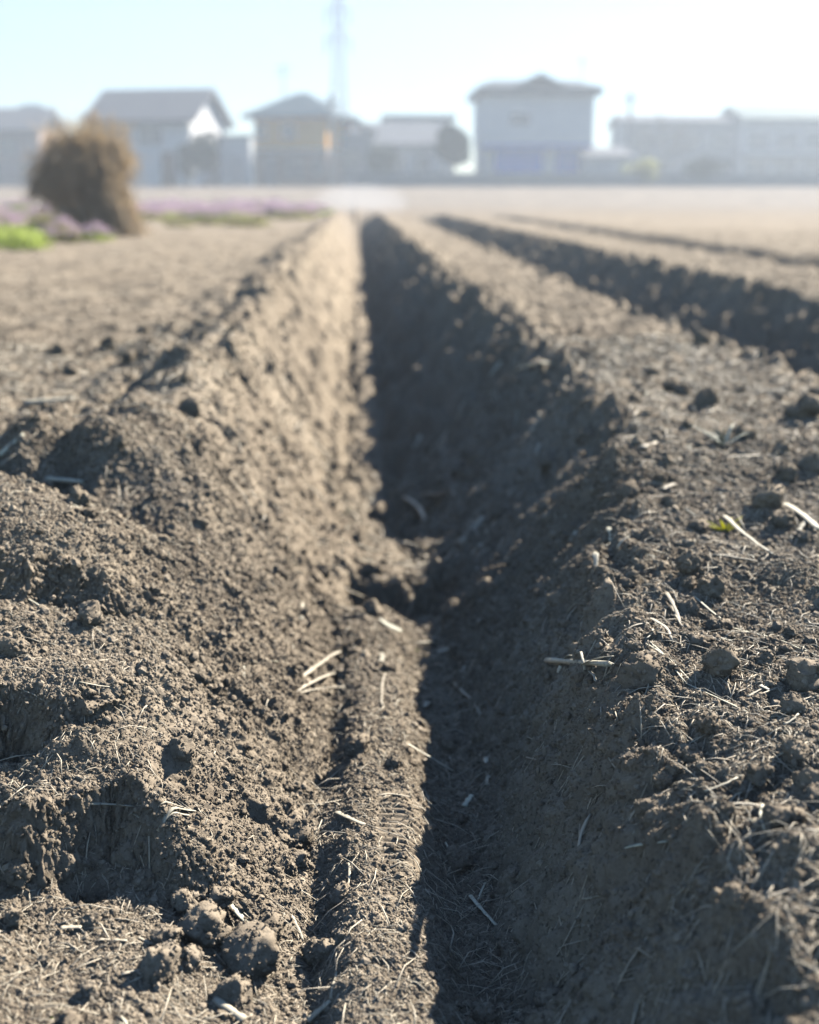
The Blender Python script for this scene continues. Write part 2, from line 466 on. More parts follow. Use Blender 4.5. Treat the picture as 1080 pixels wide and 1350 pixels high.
def crumb_object(name, P, r):
    me = bpy.data.meshes.new(name)
    me.vertices.add(len(P)); me.vertices.foreach_set('co', P.astype(np.float32).ravel())
    sc = r[:, None] * (.75 + .5 * rng.random((len(P), 3)))
    a = me.attributes.new('crumb_scale', 'FLOAT_VECTOR', 'POINT'); a.data.foreach_set('vector', sc.astype(np.float32).ravel())
    a = me.attributes.new('crumb_turn', 'FLOAT_VECTOR', 'POINT'); a.data.foreach_set('vector', (rng.random((len(P), 3)) * 6.28).astype(np.float32).ravel())
    me.materials.append(M_CRUMB)
    o = bpy.data.objects.new(name, me); COL.objects.link(o)
    ng = bpy.data.node_groups.new('crumb_scatter', 'GeometryNodeTree')
    ng.interface.new_socket('Geometry', in_out='INPUT', socket_type='NodeSocketGeometry')
    ng.interface.new_socket('Geometry', in_out='OUTPUT', socket_type='NodeSocketGeometry')
    L = ng.links.new
    gi = ng.nodes.new('NodeGroupInput'); go = ng.nodes.new('NodeGroupOutput')
    inst = ng.nodes.new('GeometryNodeInstanceOnPoints')
    g2i = ng.nodes.new('GeometryNodeGeometryToInstance')
    for k in range(4):
        ico = ng.nodes.new('GeometryNodeMeshIcoSphere'); ico.inputs['Radius'].default_value = 1; ico.inputs['Subdivisions'].default_value = 2
        pos = ng.nodes.new('GeometryNodeInputPosition')
        add = ng.nodes.new('ShaderNodeVectorMath'); add.operation = 'ADD'; add.inputs[1].default_value = (k * 7.3, k * 3.1, k)
        L(pos.outputs[0], add.inputs[0])
        nz = ng.nodes.new('ShaderNodeTexNoise'); nz.inputs['Scale'].default_value = 1.5; nz.inputs['Detail'].default_value = 3; nz.inputs['Roughness'].default_value = .65
        L(add.outputs[0], nz.inputs['Vector'])
        mr = ng.nodes.new('ShaderNodeMapRange'); mr.inputs[1].default_value = .2; mr.inputs[2].default_value = .8; mr.inputs[3].default_value = .45; mr.inputs[4].default_value = 1.5
        L(nz.outputs[0], mr.inputs[0])
        sc_ = ng.nodes.new('ShaderNodeVectorMath'); sc_.operation = 'SCALE'
        L(pos.outputs[0], sc_.inputs[0]); L(mr.outputs[0], sc_.inputs['Scale'])
        sp = ng.nodes.new('GeometryNodeSetPosition'); L(ico.outputs['Mesh'], sp.inputs['Geometry']); L(sc_.outputs[0], sp.inputs['Position'])
        sm = ng.nodes.new('GeometryNodeSetMaterial'); sm.inputs['Material'].default_value = M_CRUMB
        L(sp.outputs[0], sm.inputs[0]); L(sm.outputs[0], g2i.inputs[0])
    at1 = ng.nodes.new('GeometryNodeInputNamedAttribute'); at1.data_type = 'FLOAT_VECTOR'; at1.inputs[0].default_value = 'crumb_scale'
    at2 = ng.nodes.new('GeometryNodeInputNamedAttribute'); at2.data_type = 'FLOAT_VECTOR'; at2.inputs[0].default_value = 'crumb_turn'
    er = ng.nodes.new('FunctionNodeEulerToRotation'); L(at2.outputs[0], er.inputs[0])
    L(gi.outputs[0], inst.inputs['Points']); L(g2i.outputs[0], inst.inputs['Instance'])
    inst.inputs['Pick Instance'].default_value = True
    rv = ng.nodes.new('FunctionNodeRandomValue'); rv.data_type = 'INT'
    rv.inputs[4].default_value = 0; rv.inputs[5].default_value = 3
    L(rv.outputs[2], inst.inputs['Instance Index'])
    L(er.outputs[0], inst.inputs['Rotation']); L(at1.outputs[0], inst.inputs['Scale'])
    L(inst.outputs[0], go.inputs[0])
    md = o.modifiers.new('scatter', 'NODES'); md.node_group = ng
    return o


# ------------------------------------------------------------------ clods
def clod_mesh(seed, sub=4, rough=.30):
    bm = bmesh.new(); bmesh.ops.create_icosphere(bm, subdivisions=sub, radius=1)
    o = Vector((seed * 13.7, seed * 5.1, seed * 2.3))
    rs_ = random.Random(seed + 5); planes = []
    for _ in range(8):
        planes.append((Vector((rs_.gauss(0, 1), rs_.gauss(0, 1), rs_.gauss(0, 1))).normalized(), rs_.uniform(.6, .95)))
    for v in bm.verts:
        p = v.co.copy()
        f = 1 + rough * mnoise.noise(p * .9 + o) * 1.3 + rough * .7 * mnoise.noise(p * 2.1 + o)
        f += .26 * (abs(mnoise.noise(p * 3.5 + o)) - .2) + .17 * (abs(mnoise.noise(p * 8 + o)) - .2)
        f += .12 * (.35 - mnoise.voronoi(p * 7 + o)[0][0]) + .05 * mnoise.noise(p * 20 + o)
        p = p * f
        for q, dd in planes:                             # broken faces
            e = p.dot(q) - dd
            if e > 0: p -= q * (e * .6)
        v.co = p * (1 + .035 * (abs(mnoise.noise(p * 9 + o)) - .2) + .03 * mnoise.noise(p * 24 + o))
    me = bpy.data.meshes.new('soil_clod'); bm.to_mesh(me); bm.free()
    me.shade_smooth(); me.materials.append(M_SOIL)
    return me


BIG = []
CLODS = [clod_mesh(k, 4, .42) for k in range(9)]


def clod(px, py, dpx, label, group='clods that stand out on the soil', k=None, sq=(1, 1, .85)):
    p = hit(px, py + dpx * .2)
    r = dpx / 2 * (p - CAM).dot(fwd) / FPX
    o = bpy.data.objects.new('soil_clod', CLODS[(k if k is not None else random.randrange(9)) % 9])
    COL.objects.link(o)
    o.location = (p.x, p.y, float(ground(p.x, p.y)) + r * .55)
    o.rotation_euler = (random.uniform(-.5, .5), random.uniform(-.5, .5), random.uniform(0, 6.3))
    o.scale = (r * sq[0], r * sq[1], r * sq[2])
    tag(o, label, 'soil clod', group)
    return o


for a in (
    (335, 1258, 80, 'biggest soil clod, rounded lump at lower left beside a pale stub'),
    (272, 1228, 66, 'large crumbly clod just left of the biggest clod at lower left'),
    (222, 1240, 38, 'flattish clod at the left end of the lower left clod cluster'),
    (244, 1193, 40, 'dark clod behind the lower left clod cluster, under the earth ledge'),
    (294, 1186, 34, 'small clod on the slope foot above the biggest clod'),
    (391, 1104, 48, 'rounded clod beside the packed strip at the foot of the left slope'),
    (393, 1136, 30, 'small clod just below the rounded clod by the packed strip'),
    (28, 1156, 38, 'pale clod at the left picture edge under the shaded ledge'),
    (1034, 1084, 54, 'blocky light clod on the right ridge near the right picture edge'),
    (1072, 1052, 44, 'clod cut by the right picture edge above the blocky light clod'),
    (1011, 660, 44, 'dark angular clod on the right ridge near a pale straw sliver'),
    (947, 876, 52, 'broad brown clod on the right ridge crossed by a thin stalk'),
    (1058, 892, 54, 'large rounded clod at the right edge below the thin long stalk'),
    (940, 776, 38, 'round dark clod on the right ridge below the yellow seedling'),
    (885, 512, 26, 'dark blurred clod on the ridge top between the two trenches'),
    (726, 1318, 42, 'round clod at the foot of the right wall near the bottom edge'),
    (603, 1136, 40, 'shaded clod on the trench floor right of the tread mark'),
    (1066, 538, 42, 'large dark clod on the lip of the second trench at right edge'),
    (1046, 936, 38, 'medium clod just under the large rounded clod at the right edge'),
    (932, 957, 32, 'medium clod below the broad brown clod on the right ridge'),
    (906, 770, 22, 'small clod left of the round dark clod on the right ridge'),
    (872, 634, 18, 'small clod near the crest of the right ridge beside short straws'),
    (1006, 640, 14, 'tiny clod behind the dark angular clod on the right ridge'),
    (262, 893, 38, 'dark clod sunk in a hollow halfway down the left slope'),
    (118, 1308, 26, 'small dark clod on the level ground at the lower left corner'),
    (640, 1338, 30, 'small clod at the bottom edge on the shaded trench floor'),
    (968, 1185, 36, 'half buried clod on the sunny shoulder of the right ridge'),
): BIG.append(clod(*a))

# small clods nobody can tell apart
small = []
tries = 0
while len(small) < 220 and tries < 6000:
    tries += 1
    y = .6 * (3.6 / .6) ** random.random(); x = random.uniform(-1, 1) * (.1 + .34 * y) + .05 * y
    e = .02; s = abs(float(ground(x + e, y) - ground(x - e, y))) / (2 * e)
    if s > .7 and random.random() < .5: continue
    if .9 < y < 1.2 and .0 < x < .1: continue
    if perlin(np.array([x * 5]), np.array([y * 5]), 91)[0] < random.uniform(-.5, .4): continue
    o = bpy.data.objects.new('soil_clod', random.choice(CLODS)); COL.objects.link(o)
    rr = random.choice((.004, .005, .006, .007, .008, .010, .012, .014)) * random.uniform(.8, 1.25) * (1 if y < 1.5 else 1.4)
    o.location = (x, y, float(ground(x, y)) + rr * .42)
    o.rotation_euler = [random.uniform(0, 6.3) for _ in range(3)]
    o.scale = [rr * random.uniform(.8, 1.15) for _ in range(3)]
    tag(o, 'small loose soil clod among the crumbs of the tilled ground', 'soil clod', 'small loose clods on the soil')
    small.append(o)

# clods that broke off the right wall
while len(small) < 262:
    y = .8 * (3.4 / .8) ** random.random(); x = random.uniform(.11, .34 + .05 * y)
    o = bpy.data.objects.new('soil_clod', random.choice(CLODS)); COL.objects.link(o)
    rr = random.choice((.006, .008, .010, .013, .016)) * random.uniform(.8, 1.2) * (1 if y < 1.5 else 1.4)
    o.location = (x, y, float(ground(x, y)) + rr * .3)
    o.rotation_euler = [random.uniform(0, 6.3) for _ in range(3)]
    o.scale = [rr * random.uniform(.8, 1.25) for _ in range(3)]
    tag(o, 'small clod sticking to the shaded right wall of the trench', 'soil clod', 'small clods on the right wall')
    small.append(o)
P, r = crumb_points(1100000)
# grit sticking to the big clods
_P = []; _r = []
bpy.context.view_layer.update()
for o in BIG + small:
    nv = len(o.data.vertices); R_ = sum(o.scale) / 3
    co = np.empty(nv * 3, np.float32); o.data.vertices.foreach_get('co', co); co = co.reshape(-1, 3)
    M = np.array(o.matrix_world)
    pick = rng.choice(nv, min(nv, int(230 * (R_ / .02) ** 1.2)))
    _P.append(co[pick] @ M[:3, :3].T + M[:3, 3]); _r.append(.0008 * (1 - rng.random(len(pick)) * .99) ** (-.35))
P = np.concatenate([P] + _P); r = np.concatenate([r] + _r)
print('crumbs', len(P))
tag(crumb_object('soil_crumbs', P, r), 'loose brown soil crumbs strewn over the tilled ground', None, None, 'stuff')

# ------------------------------------------------------------------ straw
def tube(path, radii, flat=1.0, sides=7, side=None):
    V = []; F = []
    n = len(path)
    for i, p in enumerate(path):
        t = (path[min(i + 1, n - 1)] - path[max(i - 1, 0)]).normalized()
        s = t.cross(Vector((0, 0, 1)));
        if s.length < 1e-4: s = Vector((1, 0, 0))
        s.normalize(); u = s.cross(t).normalized()
        for k in range(sides):
            a = 2 * math.pi * k / sides
            V.append(p + s * math.cos(a) * radii[i] + u * math.sin(a) * radii[i] * flat)
    for i in range(n - 1):
        for k in range(sides):
            k2 = (k + 1) % sides
            F.append((i * sides + k, i * sides + k2, (i + 1) * sides + k2, (i + 1) * sides + k))
    F.append(tuple(range(sides))[::-1]); F.append(tuple((n - 1) * sides + k for k in range(sides)))
    return V, F


class Acc:
    def __init__(s): s.V = []; s.F = []
    def add(s, VF):
        o = len(s.V); s.V += VF[0]; s.F += [tuple(i + o for i in f) for f in VF[1]]
    def build(s, name, m, parent=None, smooth=False, origin=None):
        o = Vector(origin) if origin is not None else Vector((0, 0, 0))
        return mesh_obj(name, [Vector(v) - o for v in s.V], s.F, m, parent, smooth, origin)


def lay(a, b, r, bend=.06, arch=.0, n=9, sink=.2, wav=.02):
    """path of a stalk lying from a to b on the soil"""
    d = b - a; L = d.length; side = Vector((d.y, -d.x, 0)).normalized()
    pts = []
    k = random.uniform(-1, 1) * bend
    for i in range(n):
        t = i / (n - 1)
        p = a + d * t + side * (L * (k * 4 * t * (1 - t) + random.uniform(-wav, wav)))
        pts.append(p)
    z = [float(ground(p.x, p.y)) for p in pts]
    z0, z1 = z[0], z[-1]
    for i, p in enumerate(pts):
        t = i / (n - 1)
        p.z = max(z0 + (z1 - z0) * t, z[i] - r * .5) + .0015 + r * (1 - sink) + arch * L * 4 * t * (1 - t)
    # smooth out jumps
    for _ in range(2):
        zz = [p.z for p in pts]
        for i in range(1, n - 1): pts[i].z = max((zz[i - 1] + zz[i] * 2 + zz[i + 1]) / 4, z[i])
    return pts


def stalk(acc, a, b, r0, r1=None, flat=.6, bend=.06, arch=0, n=9, wav=.004):
    r1 = r0 if r1 is None else r1
    if flat > .6:                                        # a stiff stub stays straight
        P = [a.lerp(b, i / (n - 1)) + Vector((0, 0, r0 * .9)) for i in range(n)]
    else:
        P = lay(a, b, max(r0, r1), bend, arch, n, wav=wav)
    rad = [(r0 + (r1 - r0) * i / (n - 1)) * random.uniform(.72 if flat < .6 else .82, 1.18) for i in range(n)]
    acc.add(tube(P, rad, flat))
    return P


def hero(label, segs, m=None, cat='straw', name='straw', group='straw and stalks that stand out on the soil'):
    """segs: (x0, y0, x1, y1, width px, arch) in photo pixels, dropped onto the soil"""
    acc = Acc()
    org = None
    for s in segs:
        a = hit(s[0], s[1]); b = hit(s[2], s[3])
        if (b - a).length > .6:
            b = a + (b - a) * (.3 / (b - a).length)
        w = s[4] / 2 * (a - CAM).dot(fwd) / FPX
        org = org or a.copy()
        if len(s) > 6:
            n0 = len(acc.V)
        stalk(acc, a, b, w, w * random.uniform(.55, .95), (.28 if s[4] < 12 else .62), .03, (s[5] if len(s) > 5 else .02) * .6)
        if len(s) > 6:
            for v in acc.V[n0:]: v.z += s[6]
    o = acc.build(name, m or M_STRAW, None, True, org)
    tag(o, label, cat, group)
    return o


hero('thick pale broken stub lying on the shaded wall of the right ridge', [(722, 899, 800, 910, 12, .02, .021), (724, 903, 770, 912, 5, .0, .019), (738, 905, 734, 914, 7, .0, .018), (766, 908, 806, 900, 5, .05, .021), (770, 910, 808, 909, 4, .03, .021), (776, 914, 784, 925, 5, 0, .017)], M_PALE)
hero('fan of dry grass blades at the foot of the left slope', [(383, 920, 448, 864, 8, .03), (386, 921, 443, 893, 9, .05), (390, 919, 455, 909, 5, .03), (384, 922, 425, 880, 6, .08), (400, 914, 440, 915, 4, .02)])
hero('forked straw on the trench floor left of the thick pale stub', [(598, 905, 634, 948, 6, .02), (611, 915, 612, 882, 5, .05), (624, 880, 616, 920, 3, .03)], M_PALE)
hero('pale straw split into a V on the lip of the right wall', [(818, 1130, 836, 1107, 8, .04), (820, 1124, 880, 1116, 11, .03), (850, 1118, 872, 1113, 9, .02)], M_PALE)
hero('thin forked twig hanging on the shaded right wall', [(702, 1098, 765, 1112, 5, .02), (740, 1106, 760, 1100, 3, .02)], M_STRAW)
hero('upright pale flake standing on the shaded trench floor', [(641, 1004, 643, 1040, 9, 0), (628, 1026, 640, 1014, 4, 0)], M_PALE)
hero('small pale husk on the trench floor below the upright flake', [(612, 1068, 622, 1054, 9, 0)], M_PALE)
hero('wide pale sliver pointing down at the right edge of the ridge', [(1034, 670, 1079, 704, 11, .02), (1052, 706, 1064, 690, 9, .02)], M_PALE)
hero('long pale straw running down from the yellow green seedling', [(955, 684, 1018, 736, 7, .0)], M_PALE)
hero('thin long stalk trailing down the right ridge to the right edge', [(915, 790, 968, 832, 3, 0), (968, 832, 1078, 868, 3, 0)], M_PALE)
hero('pair of long fine stalks crossing the right ridge below the broad clod', [(852, 852, 905, 905, 3, 0), (905, 905, 985, 942, 3, 0), (858, 850, 912, 902, 2.5, 0)], M_PALE)
hero('grey straw leaning out from the crest of the right wall', [(796, 870, 855, 826, 5, .02)], M_STRAW)
hero('pale bent leaf stalk upright on the right ridge crest', [(878, 785, 896, 826, 6, .05), (886, 802, 900, 830, 4, .02)], M_STRAW)
hero('curled pale blade on the right ridge crest by the bent leaf stalk', [(858, 820, 886, 850, 6, .08), (866, 838, 892, 842, 3, .03)], M_STRAW)
hero('pale crossed leaf lying far down on the trench floor', [(605, 724, 639, 688, 13, .02)], M_PALE)
hero('blurred pale stick lying along the second lump of the right wall', [(680, 494, 728, 485, 11, .02)], M_PALE)
hero('long straw lying from the packed strip into the shaded furrow', [(526, 978, 600, 1022, 5, .01)], M_PALE)
hero('kinked straw on the shaded trench floor below the dark clod', [(620, 1185, 654, 1226, 7, .0), (630, 1190, 640, 1168, 3, .02)], M_PALE)
hero('crossed thin straws on the shaded right wall', [(768, 1191, 812, 1196, 5, .0), (812, 1168, 805, 1222, 3.5, .0), (776, 1186, 806, 1184, 3, 0)], M_PALE)
hero('fine bent straw low on the shaded right wall', [(740, 1238, 774, 1220, 3, .04)], M_STRAW)
hero('fine curved straw at the bottom of the shaded right wall', [(804, 1304, 848, 1294, 3.5, .04)], M_STRAW)
hero('short straw standing out above the fine bent straw', [(700, 1056, 735, 1048, 5, 0)], M_STRAW)
hero('two short straws crossing below the upright flake on the right wall', [(690, 1002, 736, 1016, 4, .01), (698, 1024, 732, 1012, 3, .02)], M_STRAW)
hero('pale stub tucked behind the biggest clod at lower left', [(305, 1202, 332, 1230, 11, .0)], M_PALE)
hero('thick pale stub at the bottom edge left of the packed strip', [(283, 1322, 322, 1350, 13, .0)], M_PALE)
hero('pale stick at the bottom edge on the packed strip', [(406, 1350, 436, 1324, 12, .0), (436, 1324, 444, 1285, 4, .02)], M_PALE)
hero('thin straw on the slope foot to the right of the biggest clod', [(383, 1212, 400, 1246, 7, .02)], M_STRAW)
hero('grey straw on the level ground at lower left', [(160, 1290, 224, 1284, 6, .01)], M_STRAW)
hero('short grey stub on the level ground beneath the shaded ledge', [(80, 1230, 108, 1228, 9, 0)], M_STRAW)
hero('short straws beside the grey stub at lower left', [(130, 1243, 168, 1246, 5, 0), (183, 1240, 205, 1251, 5, 0)], M_STRAW)
hero('pale straw chip at the top of the lower left packed strip', [(444, 1076, 480, 1093, 9, 0)], M_PALE)
hero('fine straw lying across the left mound', [(105, 903, 172, 916, 4, .0)], M_PALE)
hero('upright fine straw on the packed strip', [(508, 890, 504, 934, 4, .0)], M_STRAW)
hero('upright fine straw lower on the packed strip', [(460, 1142, 459, 1172, 4, .0)], M_STRAW)
hero('pale short husk at the foot of the left slope above the grass fan', [(396, 800, 396, 820, 8, 0), (340, 874, 366, 876, 6, 0), (320, 883, 322, 898, 5, 0)], M_PALE)
hero('flat grey slat lying over the dark hollow behind the left mound', [(64, 637, 112, 641, 13, .0)], M_PALE)
hero('blurred pale straw near the left edge on the field', [(0, 606, 32, 578, 13, 0)], M_PALE)
hero('broad pale husk blurred on the left field', [(34, 538, 98, 532, 14, 0)], M_PALE)
hero('blurred straws fallen together on the far trench floor', [(545, 690, 592, 652, 8, .02), (535, 660, 560, 690, 8, .0), (560, 655, 600, 658, 9, .01)], M_STRAW)
hero('blurred pale straws halfway up the shaded right wall', [(700, 575, 714, 552, 9, 0), (610, 552, 622, 548, 9, 0), (706, 604, 712, 590, 8, 0)], M_PALE)
hero('short straws on the crest of the right ridge', [(790, 662, 816, 656, 9, 0), (776, 684, 796, 681, 7, 0), (872, 650, 888, 643, 9, .0)], M_STRAW)
hero('pale chip beside the rounded clod at the right picture edge', [(985, 922, 1012, 908, 4, 0), (1002, 910, 1014, 918, 9, 0)], M_PALE)
hero('straws lying on the ridge in front of the second trench', [(958, 606, 1000, 604, 7, 0), (846, 596, 864, 588, 10, 0)], M_STRAW)

# roots hanging over the ledge
hero('tangled brown roots hanging over the earth ledge at left', [(118, 1066, 178, 1072, 7, .02), (176, 1078, 210, 1104, 5, .03), (208, 1104, 250, 1080, 8, .05), (212, 1098, 258, 1074, 8, .12), (200, 1082, 252, 1072, 5, .1)], M_PALE, 'roots', 'root_tangle', None)
# dried tuft
def tuft(px, py, hpx, label, m, name, cat, nb=16, spread_=.8):
    p = hit(px, py); s = (p - CAM).dot(fwd) / FPX; h = hpx * s
    acc = Acc()
    for i in range(nb):
        a = random.uniform(0, 6.28); l = h * random.uniform(.55, 1.1); sp = random.uniform(.15, spread_)
        d = Vector((math.cos(a) * sp, math.sin(a) * sp, 1)).normalized()
        pts = [p + d * l * t + Vector((math.cos(a), math.sin(a), -.5)) * (l * .35 * t * t) - Vector((0, 0, .004)) for t in (0, .25, .5, .75, 1)]
        w = random.uniform(1.6, 3.4) * s
        acc.add(tube(pts, [w, w, w * .9, w * .6, w * .2], .4, 5))
    o = acc.build(name, m, None, True, p)
    tag(o, label, cat)


tuft(955, 590, 48, 'bleached dry root tuft sticking up from the right ridge', M_PALE, 'dry_root_tuft', 'dry tuft')
tuft(956, 700, 30, 'tiny yellow green seedling growing on the right ridge', plain('yellow_seedling', (.72, .70, .12), .6, .15, 60, translucent=.4), 'seedling', 'seedling', 12, 1.3)
tuft(545, 858, 14, 'tiny green seedling on the packed strip in the trench', M_LEAF, 'seedling', 'seedling', 6, 1.2)
tuft(456, 676, 16, 'blurred green seedling on the far trench floor', M_LEAF, 'seedling', 'seedling', 8, 1.2)
tuft(70, 1340, 18, 'small green sprout at the lower left corner', M_LEAF, 'seedling', 'seedling', 7, 1.4)

# short straws that nothing tells apart: individuals
straw_meshes = []
for k in range(10):
    a = Acc(); L = 1; n = 7
    b = random.uniform(-.12, .12)
    pts = [Vector((t - .5, b * 4 * t * (1 - t) + random.uniform(-.02, .02), random.uniform(-.01, .01))) for t in [i / 6 for i in range(7)]]
    w = random.uniform(.018, .055)
    a.add(tube(pts, [w * random.uniform(.6, 1) for _ in pts], .5, 6))
    if k % 3 == 0:
        q = [Vector((.1, 0, 0)), Vector((.3, .1, .02)), Vector((.42, .22, .03))]; a.add(tube(q, [w * .5, w * .4, w * .2], .5, 5))
    me = bpy.data.meshes.new('straw_bit'); me.from_pydata([tuple(v) for v in a.V], [], a.F); me.shade_smooth()
    me.materials.append(random.choice((M_STRAW, M_PALE, M_STRAW))); straw_meshes.append(me)


def place_bit(o, x, y, L, ang):
    a = Vector((x - math.cos(ang) * L / 2, y - math.sin(ang) * L / 2, 0)); b = Vector((x + math.cos(ang) * L / 2, y + math.sin(ang) * L / 2, 0))
    a.z = float(ground(a.x, a.y)); b.z = float(ground(b.x, b.y)); mz = float(ground(x, y))
    z = max((a.z + b.z) / 2, mz) + .002 + L * .03
    d = b - a
    o.location = (x, y, z)
    o.rotation_euler = (random.uniform(-.4, .4), -math.atan2(d.z, math.hypot(d.x, d.y)), ang)
    s = L; o.scale = (s, s, s)


n = 0
while n < 215:
    y = .58 * (4.6 / .58) ** random.random(); x = random.uniform(-1, 1) * (.06 + .34 * y) + .05 * y
    if perlin(np.array([x * 3]), np.array([y * 3]), 95)[0] < random.uniform(-.6, .3) - (.45 if x > .1 else -.25): continue
    o = bpy.data.objects.new('straw', random.choice(straw_meshes)); COL.objects.link(o)
    place_bit(o, x, y, random.choice((.014, .018, .022, .028, .036)) * random.uniform(.7, 1.3) * (1.1 if y < 1.8 else 1.6), random.uniform(0, 6.28))
    tag(o, 'short pale straw fragment lying loose on the tilled soil', 'straw', 'short straw fragments strewn on the soil')
    n += 1

# broad pale husk flakes in the shaded furrow
fl_mesh = []
for k in range(4):
    a = Acc(); bnd = random.uniform(-.12, .12)
    pts = [Vector((t - .5, bnd * 4 * t * (1 - t), .06 * math.sin(t * 3 + k))) for t in [i / 6 for i in range(7)]]
    a.add(tube(pts, [random.uniform(.07, .13) * (.5 if i in (0, 6) else 1) for i in range(7)], .12, 8))
    me = bpy.data.meshes.new('husk_flake'); me.from_pydata([tuple(v) for v in a.V], [], a.F); me.shade_smooth(); me.materials.append(M_PALE); fl_mesh.append(me)
for i in range(46):
    y = 1.25 * (3.6 / 1.25) ** random.random(); x = random.uniform(.0, .22 + .09 * y)
    o = bpy.data.objects.new('husk_flake', random.choice(fl_mesh)); COL.objects.link(o)
    place_bit(o, x, y, random.uniform(.018, .036) * (1 + .3 * (y - 1)), random.uniform(0, 6.28)); o.location.z += .003
    tag(o, 'pale dry husk flake lying in the shade of the trench', 'husk', 'husk flakes in the shaded trench')

# finest fibres: uncountable
acc = Acc()
for i in range(38000):
    y = .55 * (3.2 / .55) ** random.random(); x = random.uniform(-1, 1) * (.08 + .36 * y) + .05 * y
    L = .006 * (1 - random.random() * .97) ** (-.6) * max(1, y * .8); a = random.uniform(0, 6.28); w = (random.uniform(.0002, .0004) + .009 * L) * max(1, y * .8)
    if x < .1 and random.random() < .45: continue
    p = Vector((x, y, float(ground(x, y)) + .001)); e = Vector((math.cos(a) * L, math.sin(a) * L, 0)); q = p + e
    q.z = float(ground(q.x, q.y)) + random.uniform(.0005, .004)
    mpt = (p + q) / 2 + Vector((random.uniform(-.1, .1) * L, random.uniform(-.1, .1) * L, random.uniform(0, .15) * L))
    acc.add(tube([p, mpt, q], [w, w, w * .5], .6, 4))
tag(acc.build('chaff', M_STRAW, None, True), 'fine straw chaff and root fibres sprinkled over the soil', None, None, 'stuff')

# ------------------------------------------------------------------ background: plants, houses, trees, pylon
class MB:
    def __init__(s): s.V = []; s.F = []
    def box(s, x0, x1, y0, y1, z0, z1):
        o = len(s.V)
        s.V += [Vector(p) for p in ((x0, y0, z0), (x1, y0, z0), (x1, y1, z0), (x0, y1, z0), (x0, y0, z1), (x1, y0, z1), (x1, y1, z1), (x0, y1, z1))]
        s.F += [tuple(i + o for i in f) for f in ((0, 3, 2, 1), (4, 5, 6, 7), (0, 1, 5, 4), (1, 2, 6, 5), (2, 3, 7, 6), (3, 0, 4, 7))]
        return s
    def poly(s, pts, faces):
        o = len(s.V); s.V += [Vector(p) for p in pts]; s.F += [tuple(i + o for i in f) for f in faces]
        return s
    def bar(s, a, b, r, sides=5):
        VF = tube([Vector(a), Vector(b)], [r, r], 1, sides); o = len(s.V)
        s.V += VF[0]; s.F += [tuple(i + o for i in f) for f in VF[1]]
        return s
    def build(s, name, m, parent=None, smooth=False):
        return mesh_obj(name, s.V, s.F, m, parent, smooth)


M_WHITE = plain('white_plaster', (.87, .86, .83), .85, .06, 2)
M_CREAM = plain('pale_siding', (.74, .72, .68), .8, .08, 2)
M_GREY = plain('grey_siding', (.33, .35, .36), .8, .12, 2)
M_ORANGE = plain('orange_render', (.92, .44, .015), .85, .08, 2)
M_BRICK = plain('brown_brick_siding', (.22, .14, .10), .85, .15, 5)
M_TILE = plain('dark_roof_tile', (.07, .08, .09), .6, .25, 6)
M_TILE2 = plain('grey_roof_slate', (.15, .15, .16), .6, .2, 6)
M_TEAL = plain('teal_roof_metal', (.05, .09, .11), .5, .2, 6)
M_BLUE = plain('blue_shutter', (.02, .20, .75), .5, .1, 3)
M_FRAME = plain('window_frame', (.55, .55, .55), .5, .05, 3)
M_CONC = plain('concrete', (.32, .32, .31), .9, .15, 3)
M_STEEL = plain('galvanised_steel', (.22, .23, .24), .5, .1, 3)
M_BARK = plain('tree_bark', (.12, .09, .065), .9, .3, 20)
M_FOL = plain('dark_foliage', (.045, .065, .035), .8, .4, 3)
M_GREEN = plain('fresh_leaves', (.38, .46, .11), .7, .3, 8, translucent=.5)
M_OLIVE = plain('yellowish_leaves', (.34, .34, .12), .7, .3, 8, translucent=.4)
M_PINK = plain('pink_blossom', (.88, .62, .68), .7, .2, 10, translucent=.6)
M_YEL = plain('yellow_blossom', (.60, .54, .30), .7, .2, 10, translucent=.4)
M_STALK = plain('dry_stalks', (.63, .53, .385), .85, .4, 3, translucent=.55)
mg, ntg, bg_ = mat('window_glass')
bg_.inputs['Base Color'].default_value = (.06, .08, .10, 1); bg_.inputs['Roughness'].default_value = .08


def window(root, x, z, w_, h, y=0.0, mull=1):
    """window on a wall facing -y at local y"""
    f = MB()
    t = .07
    f.box(x - w_ / 2, x + w_ / 2, y - .06, y - .003, z, z + t).box(x - w_ / 2, x + w_ / 2, y - .06, y - .003, z + h - t, z + h)
    f.box(x - w_ / 2, x - w_ / 2 + t, y - .06, y - .003, z + t + .001, z + h - t - .001).box(x + w_ / 2 - t, x + w_ / 2, y - .06, y - .003, z + t + .001, z + h - t - .001)
    for k in range(mull):
        xx = x - w_ / 2 + w_ * (k + 1) / (mull + 1)
        f.box(xx - .03, xx + .03, y - .05, y - .003, z + t + .001, z + h - t - .001)
    o = f.build('window', M_FRAME, root)
    MB().box(x - w_ / 2 + t * .5, x + w_ / 2 - t * .5, y - .025, y - .002, z + t * .5, z + h - t * .5).build('pane', mg, o)
    return o


